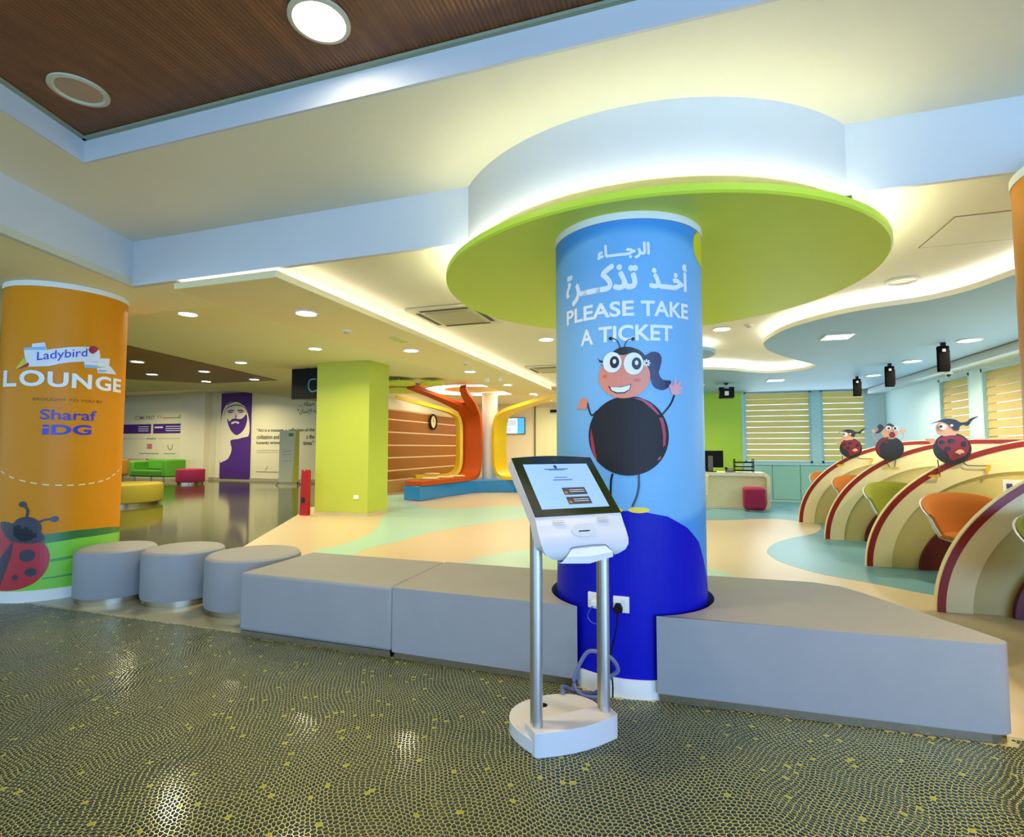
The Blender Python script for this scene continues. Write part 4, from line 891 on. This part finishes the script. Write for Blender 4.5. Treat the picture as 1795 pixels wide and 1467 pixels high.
for i, (x, y) in enumerate(((4.42, 8.85), (4.42, 11.05))):
    t = thing('dome_camera', 'small dome camera under the pale bulkhead, %s one' % ('nearer', 'farther')[i], 'camera', (x, y, 2.66), 0, 'dome cameras')
    put('housing', MB().lathe([(.06, 0), (.06, -.03), (.05, -.04), (0, -.04)], 20), white, t); put('dome', MB().lathe([(.042, -.04), (.035, -.065), (.02, -.08), (0, -.085)], 16), dark_glass, t)
def cassette(label, x, y, s):
    t = thing('air_conditioner', label, 'air conditioner', (x, y, ZM - .002))
    put('panel', MB().prism([(-s, -s), (s, -s), (s, s), (-s, s)], -.03, 0), M('aircon_white', (216, 208, 178), .5), t, .01, 2)
    put('grille', MB().box(-s * .62, s * .62, -s * .62, s * .62, -.045, -.03), M('aircon_grille', (176, 170, 134), .5), t, .006, 2)
    dk = M('aircon_slot', (60, 54, 40), .6)
    for a in range(4):
        o = put('louvre', MB().box(-s * .66, s * .66, -s * .86, -s * .74, -.034, -.0305), dk, t, smooth=False); o.rotation_euler = (0, 0, R(90 * a))
    return t
cassette('square ceiling air conditioner beside the lime disc', -2.62, 5.86, .46)
cassette('square ceiling air conditioner behind the first one, half hidden by the column', -2.55, 10.5, .46)
hatch = thing('access_hatch', 'flush square access hatch in the main ceiling right of the lime disc', 'hatch', (2.15, 4.72, ZM))
put('panel', MB().box(-.3, .3, -.3, .3, -.004, 0), cream_ceiling, hatch, smooth=False); mbx = MB()
for a in (-.31, .30): mbx.box(a, a + .01, -.31, .31, -.003, 0); mbx.box(-.31, .31, a, a + .01, -.003, 0)
put('joint', mbx, M('joint_shadow', (150, 140, 110), .6), hatch, smooth=False)
for i, (x, y, z, l) in enumerate(((.85, 7.55, ZM, 'small round smoke detector near the blue ceiling tip'), (-3.86, 5.4, 2.76, 'small round smoke detector in the dropped slab'), (-3.45, 8.1, 2.76, 'small sprinkler cap in the dropped slab'), (-6.9, 10.2, 3.07, 'small white detector beyond the lime pillar'))):
    t = thing('smoke_detector', l, 'detector', (x, y, z)); put('base', MB().lathe([(.055, 0), (.055, -.015), (0, -.015)], 20), white, t); put('sensor', MB().lathe([(.035, -.015), (.03, -.035), (0, -.037)], 16), M('detector_sensor', (190, 180, 150), .5), t)
for i, (x, y) in enumerate(((-3.62, 9.6), (-3.36, 9.6))):
    t = thing('spotlight', 'small white spotlight hung under the dropped slab, %s of the pair' % ('left', 'right')[i], 'spotlight', (x, y, 2.76), 0, 'pair of small spotlights')
    put('stem', MB().tube([(0, 0, 0), (0, 0, -.06)], .01), white, t); put('head', MB().lathe([(0, -.05), (.03, -.055), (.05, -.13), (.04, -.13), (.0, -.10)], 16), white, t)
t = thing('exit_marker', 'thin green sign panel under the dropped slab', 'sign', (-3.5, 6.0, 2.76)); put('panel', MB().box(-.05, .05, -.16, .16, -.025, 0), M('pale_green_sign', (200, 214, 110), .5), t, smooth=False); put('cap', MB().box(-.055, .055, -.17, .17, -.005, 0), white, t, smooth=False)
t = thing('hanging_sign', 'black hanging sign with teal curve behind the lime pillar', 'sign', (-7.75, 9.45, 2.40))
put('board', MB().box(-.40, .40, 0, .05, 0, .66), black, t, .004, 1); flatart('sign_mark', polys2d([stroke([(.24, .42), (.08, .40), (.05, .24), (.14, .15), (.28, .18)], .03)]), -.003, M('teal_print', (40, 140, 140), .5), t)
put('hanger', MB().box(-.02, .02, .01, .04, .66, .67), black, t, smooth=False)

# ------------------------------------------------------------------ TREE BENCH
TB = (-5.8, 15.6)
t = thing('tree_bench', 'tree shaped bench with blue base and orange and yellow ribbon branches', 'bench', (TB[0], TB[1], .003))
L = lambda p: [(a - TB[0], b - TB[1]) for a, b in p]
star = [(-6.28, 11.9), (-6.15, 13.3), (-5.95, 14.5), (-5.7, 14.85), (-4.86, 15.2), (-3.9, 14.8), (-3.7, 15.4), (-4.6, 16.0), (-5.3, 16.5), (-6.3, 16.5), (-6.9, 15.8), (-7.75, 14.6), (-7.6, 14.0), (-6.95, 14.3), (-6.85, 12.1)]
put('blue_base', MB().prism(L(star), 0, .37), blue_gloss, t, .02, 2)
put('core_post', MB().lathe([(.24, .37), (.24, 2.95), (.28, 3.05)], 32), white, t)
def rib(name, pts, widths, wdir, th, m):
    P_ = smooth_line([Vector((p[0] - TB[0], p[1] - TB[1], p[2])) for p in pts], 5); nW = len(P_)
    W = []
    for i in range(nW):
        q = i / (nW - 1) * (len(widths) - 1); a = int(min(q, len(widths) - 2)); ww = widths[a] + (widths[a + 1] - widths[a]) * (q - a); W.append(Vector(wdir).normalized() * ww)
    return put(name, MB().ribbon(P_, W, th), m, t)
wd = (.99, -.13, 0)
rib('orange_ribbon', [(-6.52, 12.0, .43), (-6.4, 13.2, .43), (-6.3, 14.4, .43), (-6.27, 14.95, .50), (-6.26, 15.15, .85), (-6.26, 15.2, 1.5), (-6.26, 15.15, 2.2), (-6.27, 14.9, 2.55), (-6.28, 14.4, 2.72)], [.52, .6, .68, .72, .72, .72, .72, .7, .6], wd, .11, orange_gloss)
rib('orange_branch', [(-6.3, 14.9, 2.45), (-6.45, 14.3, 2.62), (-6.7, 13.4, 2.82), (-6.9, 12.5, 2.96)], [.5, .4, .32, .25], wd, .1, orange_gloss)
rib('orange_branch', [(-6.1, 14.9, 2.45), (-5.9, 14.2, 2.68), (-5.65, 13.2, 2.84), (-5.5, 12.75, 2.94)], [.45, .32, .24, .18], wd, .1, orange_gloss)
wl_ = (.67, -.74, 0)
rib('yellow_ribbon', [(-7.7, 14.2, .47), (-7.2, 14.7, .46), (-6.85, 15.0, .50), (-6.68, 15.15, .75), (-6.66, 15.18, 1.4), (-6.68, 15.15, 2.15), (-6.85, 15.0, 2.42), (-7.3, 14.5, 2.60), (-7.9, 13.4, 2.80)], [.5, .55, .5, .42, .40, .40, .36, .2, .1], wl_, .10, yellow_gloss)
wr_ = (.52, .85, 0)
rib('yellow_ribbon', [(-4.0, 15.05, .43), (-4.7, 15.3, .42), (-5.15, 15.35, .46), (-5.38, 15.4, .75), (-5.42, 15.4, 1.4), (-5.38, 15.4, 2.15), (-5.1, 15.25, 2.42), (-4.4, 14.9, 2.60), (-3.1, 14.0, 2.80)], [.6, .6, .55, .5, .5, .5, .5, .4, .25], wr_, .10, yellow_gloss)
for i, (x, y, z, l) in enumerate(((-6.5, 12.9, .488, 'round beige seat pad on the orange seat, nearest'), (-6.4, 13.6, .488, 'round beige seat pad on the orange seat, middle'), (-6.32, 14.25, .488, 'round beige seat pad on the orange seat, next to the trunk'), (-7.3, 14.6, .515, 'round beige seat pad on the left yellow seat'))):
    p = thing('seat_pad', l, 'seat pad', (x, y, z + .003), 0, 'round seat pads'); put('cushion', MB().lathe([(0, .05), (.2, .05), (.235, .035), (.24, .015), (.225, 0), (0, 0)], 32), M('beige_pad', (216, 186, 130), .7), p); put('button', MB().lathe([(.02, .052), (.0, .055)], 12), M('beige_button', (190, 160, 110), .7), p)
for i, (x, y, r, z) in enumerate(((-6.75, 11.6, .42, 2.92), (-6.0, 11.95, .30, 2.93), (-7.5, 13.0, .55, 2.90))):
    p = thing('leaf_disc', 'lime ceiling leaf disc, ' + ('large one before the orange branch', 'small one beside the orange branch tip', 'large one near the brown wall')[i], 'ceiling disc', (x, y, z), 0, 'lime leaf discs'); put('board', MB().lathe([(0, 0), (r, 0), (r, .05), (0, .05)], 48), lime, p); put('hanger', MB().lathe([(.02, .05), (.02, 3.07 - z)], 8), white, p)
# clock, wall screen, door beyond
t = thing('wall_clock', 'round wall clock with black rim on the brown panelled wall', 'clock', (-8.0, 16.0, 2.2))
for nm, pr_, m in (('rim', [(.24, 0), (.27, .02), (.26, .05), (.21, .05), (.21, .02)], black), ('face', [(0, .02), (.21, .02)], M('clock_face', (236, 224, 170), .5))):
    o = put(nm, MB().lathe(pr_, 32), m, t); o.rotation_euler = (0, R(90), 0)
put('hand', MB().box(.022, .026, -.008, .008, 0, .12), black, t, smooth=False); put('hand', MB().box(.022, .026, 0, .09, -.006, .006), black, t, smooth=False)
t = thing('wall_screen', 'lit blue and white screen on the far cream wall', 'screen', (-6.4, 19.93, 1.87))
put('bezel', MB().box(-.62, .46, 0, .06, 0, .66), M('grey_bezel', (90, 110, 140), .4), t, .006, 1); put('display', MB().box(-.59, .15, -.003, 0, .03, .63), M('screen_white', (200, 226, 250), .3, emis=.8), t, smooth=False); put('display', MB().box(.15, .43, -.003, 0, .03, .63), M('screen_blue', (60, 160, 240), .3, emis=.8), t, smooth=False)
for z in (.15, .22, .36, .43, .5): put('text_line', MB().box(-.54, -.1 + .2 * (z > .3), -.0045, -.0031, z, z + .02), M('screen_line', (90, 130, 200), .3), t, smooth=False)
do = struct('door_1', MB().box(-5.5, -4.2, 19.94, 20.0, .003, 2.9), M('frosted_glass_door', (226, 232, 190), .15, var=.03), 'frosted glass door in the far wall')
put('frame', MB().box(-5.56, -5.5, 19.92, 20.0, .003, 2.95), M('door_frame', (120, 110, 70), .5), do, smooth=False); put('door_closer', MB().box(-4.9, -4.6, 19.86, 19.94, 2.7, 2.8), black, do, smooth=False); put('handle', MB().tube([(-4.4, 19.9, .9), (-4.4, 19.9, 1.3)], .015), chrome, do)

# ------------------------------------------------------------------ RECEPTION
t = thing('reception_desk', 'cream reception desk with rounded frame before the aqua cabinets', 'desk', (.6, 12.55, .0045))
def rrect(x0, x1, z0, z1, r, n=8):
    out = []
    for cx_, cz_, a in ((x1 - r, z0 + r, -90), (x1 - r, z1 - r, 0), (x0 + r, z1 - r, 90), (x0 + r, z0 + r, 180)):
        out += [(cx_ + r * math.cos(R(a + 90 * i / n)), cz_ + r * math.sin(R(a + 90 * i / n))) for i in range(n + 1)]
    return out
ro, ri = rrect(-1.1, 1.16, 0, .79, .12), rrect(-1.03, 1.09, .07, .72, .08)
mb = MB(); n_ = len(ro)
mb.grid([[(a, 0, b) for a, b in ro], [(a, .7, b) for a, b in ro], [(a, .7, b) for a, b in ri], [(a, 0, b) for a, b in ri], [(a, 0, b) for a, b in ro]], True)
put('frame', mb, M('desk_white', (232, 226, 196), .4), t); put('modesty_panel', MB().box(-1.05, 1.11, .1, .13, .03, .76), M('desk_cream', (226, 220, 176), .5), t, smooth=False)
put('return_panel', MB().box(-1.1, -.10, -.25, -.22, .3, .74), booth_cream, t, .01, 2)
t = thing('office_monitor', 'black office monitor seen from behind on the reception desk', 'monitor', (.57, 12.75, .797))
put('screen_back', MB().box(-.27, .27, 0, .05, .10, .48), black, t, .012, 2); put('stand', MB().box(-.05, .05, -.03, 0, .02, .36), M('grey_stand', (90, 90, 80), .4), t, .004, 1); put('foot', MB().lathe([(0, 0), (.13, 0), (.13, .012), (.03, .02), (0, .02)], 24), black, t)
t = thing('letter_tray', 'black wire letter tray on the reception desk', 'letter tray', (1.25, 12.7, .797))
for z in (.03, .12, .21): put('shelf', MB().box(-.19, .19, -.13, .13, z, z + .025), black, t, smooth=False)
for sx in (-1, 1):
    for sy in (-1, 1): put('upright', MB().box(sx * .19 - .008, sx * .19 + .008, sy * .13 - .008, sy * .13 + .008, 0, .3), black, t, smooth=False)
put('paper', MB().box(-.15, .15, -.12, .12, .146, .17), white_print, t, smooth=False)
t = thing('desk_phone', 'small grey desk phone beside the letter tray', 'phone', (.95, 12.68, .797)); put('base', MB().prism([(-.09, 0), (.09, 0), (.09, .10), (-.09, .05)], -.08, .08, 'x'), M('phone_grey', (90, 96, 90), .5), t, .006, 1); put('handset', MB().box(-.09, -.04, -.09, .09, .07, .11), black, t, .01, 1)
t = thing('office_chair', 'black office chair behind the reception monitor', 'chair', (.38, 13.75, .0045), R(180))
put('backrest', MB().box(-.25, .25, .2, .27, .55, 1.12), black, t, .06, 4); put('seat', MB().box(-.25, .25, -.25, .22, .44, .52), black, t, .03, 3); put('stem', MB().lathe([(.03, .1), (.03, .44)], 12), chrome, t)
for a in range(5): put('leg', MB().tube([(0, 0, .1), (.27 * math.cos(a * 1.2566), .27 * math.sin(a * 1.2566), .03)], [.022, .018], 8), black, t)
t = thing('pouf', 'magenta upholstered pouf in front of the reception desk', 'pouf', (1.40, 12.3, .0045)); put('cushion', MB().box(-.21, .21, -.21, .21, .03, .5), magenta_fabric, t, .07, 5); put('base', MB().lathe([(0, 0), (.17, 0), (.17, .03), (0, .03)], 24), chrome, t)
for i in range(4):
    x0 = 1.5 + i * .62 if i else 1.46
    x0 = 1.48 + i * .625; t = thing('base_cabinet', 'low aqua cabinet under the back windows, ' + ('beside the lime wall', 'second from the lime wall', 'third from the lime wall', 'fourth from the lime wall', 'in the corner by the side wall')[i], 'cabinet', (x0, WY - .42, .0045), 0, 'low aqua cabinets')
    put('body', MB().box(0, .62, .02, .41, 0, .90), aqua_wall, t, smooth=False); put('door', MB().box(.006, .614, 0, .02, .05, .895), M('aqua_laminate', (150, 200, 190), .45, var=.03), t, .003, 1)
struct('trim_7', MB().box(1.46, 4.6, WY - .44, WY + .02, .905, .935), frame_m, 'aqua sill above the low cabinets')

# ------------------------------------------------------------------ LOUNGE
def ottoman(label, x, y, r, h, m, name='ottoman'):
    t = thing(name, label, 'ottoman', (x, y, .002)); put('cushion', MB().lathe([(0, h), (r - .06, h), (r - .015, h - .015), (r, h - .05), (r, .09), (r - .02, .07), (0, .07)], 56), m, t); put('base_ring', MB().lathe([(0, 0), (r - .05, 0), (r - .05, .07), (0, .07)], 56), chrome, t); return t
ottoman('large round yellow ottoman behind the orange column', -12.67, 9.07, .85, .5, yellow_fabric)
ottoman('round magenta ottoman beside the green sofa', -17.4, 15.0, .47, .55, magenta_fabric)
def sofa(label, x, y, wd_, m, m2):
    t = thing('sofa', label, 'sofa', (x, y, .002)); put('seat', MB().box(-wd_ / 2, wd_ / 2, -.45, .4, .18, .44), m2, t, .05, 3); put('backrest', MB().box(-wd_ / 2, wd_ / 2, .2, .45, .44, .86), m, t, .06, 3)
    for sx in (-1, 1): put('arm', MB().box(sx * wd_ / 2 - .12, sx * wd_ / 2 + .12, -.45, .45, .18, .86 if sx > 0 else .8), m, t, .06, 3)
    for sx in (-1, 1):
        for sy in (-1, 1): put('leg', MB().lathe([(.03, 0), (.03, .18)], 10, sx * (wd_ / 2 - .1), sy * .35), chrome, t)
    return t
sofa('bright green sofa against the lettered lounge wall', -20.2, 15.9, 1.75, lime_fabric, M('green_seat_fabric', (70, 140, 36), .8))
sofa('orange sofa left of the green sofa', -23.2, 15.6, 2.2, M('sofa_tan', (196, 140, 50), .8), M('sofa_orange', (200, 96, 30), .8))
sofa('low red orange sofa before the green sofa', -20.4, 13.3, 1.9, M('sofa_tan', (196, 140, 50), .8), M('sofa_red', (196, 84, 30), .8)).scale = (1, 1, .42)
# portrait panel: generic two-tone portrait of a bearded man in a headcloth
t = thing('portrait_panel', 'purple and cream portrait panel of a bearded man in headcloth', 'panel', (-17.35, 16.94, .08))
put('board', MB().box(-.76, .76, 0, .05, 0, 3.5), purple, t, smooth=False)
crm = M('portrait_cream', (232, 226, 196), .5)
pp = lambda n, ps, m, l: flatart(n, polys2d([[(a * 1.52 - .76, b * 3.5) for a, b in p] for p in ps]), -.004 * l, m, t)
pp('headcloth', [sl2([(.0, .22), (.0, .62), (.06, .78), (.2, .87), (.45, .9), (.72, .87), (.9, .76), (.98, .62), (.96, .50), (.82, .48), (.6, .46), (.35, .44), (.4, .34), (.3, .24), (.12, .2)], 4, True)], crm, 1)
pp('headband', [stroke([(.2, .86), (.5, .9), (.78, .85)], .012), stroke([(.1, .74), (.2, .82), (.5, .855), (.8, .82), (.88, .72)], .010)], ink, 2)
pp('brow', [sl2([(.2, .775), (.3, .80), (.44, .795), (.45, .785), (.32, .785)], 3, True), sl2([(.56, .795), (.7, .80), (.82, .775), (.7, .785), (.57, .783)], 3, True)], purple, 2)
pp('eye', [sl2([(.24, .768), (.33, .778), (.43, .768), (.33, .762)], 3, True), sl2([(.58, .768), (.68, .778), (.78, .768), (.68, .762)], 3, True)], purple, 2)
pp('nose', [sl2([(.49, .76), (.54, .715), (.47, .708), (.50, .725)], 3, True)], purple, 2)
pp('beard', [sl2([(.22, .70), (.30, .665), (.38, .69), (.5, .70), (.62, .69), (.74, .70), (.86, .74), (.9, .68), (.8, .57), (.58, .505), (.40, .54), (.27, .62)], 4, True)], purple, 2)
pp('mouth', [sl2([(.36, .65), (.5, .668), (.64, .652), (.6, .635), (.5, .648), (.4, .632)], 3, True)], crm, 3)
# wall lettering
t = thing('wall_lettering', 'black quotation lettered on the pale lounge wall', 'lettering', (-16.3, 16.995, 0))
for s, bx in (('\u201cArt is a message, a reflection of the r', (0, 2.9, 1.93, 2.10)), ('civilization and cre', (0, 1.4, 1.68, 1.85)), ('s the s', (2.4, 2.9, 1.68, 1.85)), ('humanity written b', (0, 1.3, 1.44, 1.60)), ('times\u201d', (2.25, 2.75, 1.44, 1.60))):
    flatart('text_line', text2d(s, bx, .008), -.003, ink, t)
for s, bx in (('\u2026 ' + '\uFEEA\uFED7\uFEAA\uFEBB', (2.0, 2.75, 2.95, 3.15)), ('\u201d' + '\uFEE5\uFE8E\uFEB4\uFEE7\uFEF9\uFE8D' + ' \uFEEA\uFE91', (1.95, 2.85, 2.62, 2.84))):
    flatart('text_line', text2d(s, bx, .01), -.003, ink, t)
for z, x1 in ((1.22, 1.5), (1.14, 1.5)): flatart('rule_line', polys2d([[(0, z), (x1, z), (x1, z + .012), (0, z + .012)]]), -.003, M('grey_print', (150, 150, 120), .5), t)
flatart('small_emblem', polys2d([stroke([(.45, .45), (.55, .55), (.52, .62)], .02), [(.0, .36), (1.1, .36), (1.1, .39), (0, .39)]]), -.003, M('grey_print', (150, 150, 120), .5), t)
t = thing('wall_graphic', 'printed chart with purple boxes on the wall above the sofas', 'wall graphic', (-23.6, 16.995, 0))
put('sheet', MB().box(-1.2, 3.58, -.004, 0, .4, 3.35), M('chart_sheet', (238, 234, 196), .5), t, smooth=False)
flatart('lettering', text2d('COME FIRST', (.55, 1.75, 2.56, 2.72), .006), -.007, M('chart_grey', (90, 86, 80), .5), t)
flatart('swash', polys2d([stroke([(1.9, 2.62), (2.0, 2.75)], .03), stroke([(2.05, 2.60), (2.15, 2.72)], .03), [(2.2, 2.60), (2.75, 2.60), (2.75, 2.63), (2.2, 2.63)], [(3.32, 2.6), (3.38, 2.6), (3.38, 2.78), (3.32, 2.78)]]), -.007, M('chart_red', (190, 80, 60), .5), t)
flatart('swash', polys2d([[(2.75, 2.60), (3.32, 2.60), (3.32, 2.63), (2.75, 2.63)], stroke([(3.1, 2.64), (3.25, 2.72)], .03)]), -.007, M('chart_green', (90, 150, 70), .5), t)
for a, b in ((-.4, 1.55), (1.68, 3.4)): flatart('purple_box', polys2d([[(a, 1.95), (b, 1.95), (b, 2.36), (a, 2.36)]]), -.007, purple, t)
for a, b in ((.8, 1.4), (2.4, 3.3)):
    for z in (2.05, 2.14, 2.23): flatart('text_line', polys2d([[(a, z), (b, z), (b, z + .03), (a, z + .03)]]), -.009, white_print, t)
flatart('text_line', polys2d([[(1.76, 2.18), (2.25, 2.18), (2.25, 2.25), (1.76, 2.25)]]), -.009, white_print, t)
for z, m in ((1.72, M('chart_teal', (120, 170, 150), .5)), (.82, M('chart_red', (190, 80, 60), .5))): flatart('rule_line', polys2d([[(-.4, z), (1.2, z), (1.2, z + .015), (-.4, z + .015)], [(1.95, z), (3.35, z), (3.35, z + .015), (1.95, z + .015)], [(1.3, z - .02), (1.85, z - .02), (1.85, z + .03), (1.3, z + .03)]]), -.007, m, t)
flatart('emblem', polys2d([[(1.35, 1.28), (1.65, 1.28), (1.65, 1.5), (1.35, 1.5)]]), -.007, M('emblem_red', (206, 130, 120), .5), t); flatart('emblem', polys2d([stroke([(2.55, 1.45), (2.6, 1.3), (2.7, 1.25), (2.8, 1.3), (2.82, 1.48)], .03)]), -.007, M('chart_grey', (90, 86, 80), .5), t)
flatart('text_line', polys2d([[(.9, 1.06), (2.05, 1.06), (2.05, 1.10), (.9, 1.10)], [(2.35, 1.06), (3.0, 1.06), (3.0, 1.10), (2.35, 1.10)]]), -.007, M('chart_teal', (120, 170, 150), .5), t)
# banner stand
t = thing('banner_stand', 'white and yellow banner stand near the quotation wall', 'banner', (-13.5, 15.6, .002), R(38))
put('banner', MB().prism([(-.32, .10), (.34, .10), (.34, 1.95), (-.32, 1.95)], -.004, .004, 'y'), M('banner_white', (244, 240, 204), .5), t, smooth=False)
put('yellow_stripe', MB().prism([(.12, .10), (.34, .10), (.34, 1.95), (.22, 1.95)], -.006, -.0045, 'y'), M('banner_yellow', (222, 214, 50), .5), t, smooth=False); put('green_mark', MB().box(-.02, .14, -.006, -.0045, 1.74, 1.86), M('banner_green', (110, 170, 50), .5), t, smooth=False)
for z in (1.2, 1.08, .85): put('text_line', MB().box(-.2, .1, -.006, -.0045, z, z + .015), M('grey_print', (150, 150, 120), .5), t, smooth=False)
put('pole', MB().tube([(.28, .02, 1.95), (.30, .3, 0)], .012), black, t); put('pole', MB().tube([(-.3, .0, .1), (-.4, -.1, 0)], .012), black, t); put('pole', MB().tube([(.3, .0, .1), (.4, -.1, 0)], .012), black, t)
# red display leaning by the pillar
t = thing('display_board', 'narrow red folded display board beside the lime pillar', 'display board', (-7.2, 8.75, .003))
put('panel', MB().prism([(-.06, 0), (.10, 0), (.13, .9), (.0, .86), (-.03, .9)], -.03, .03, 'y'), M('red_board', (176, 12, 20), .45), t, smooth=False); put('panel', MB().prism([(0, 0), (.10, 0), (.10, .88), (.0, .9)], .05, .09, 'y'), M('red_board', (176, 12, 20), .45), t, smooth=False)
put('spot', MB().prism(ell(.02, .3, .05, .06, 16), -.034, -.0305, 'y'), ink, t, smooth=False)
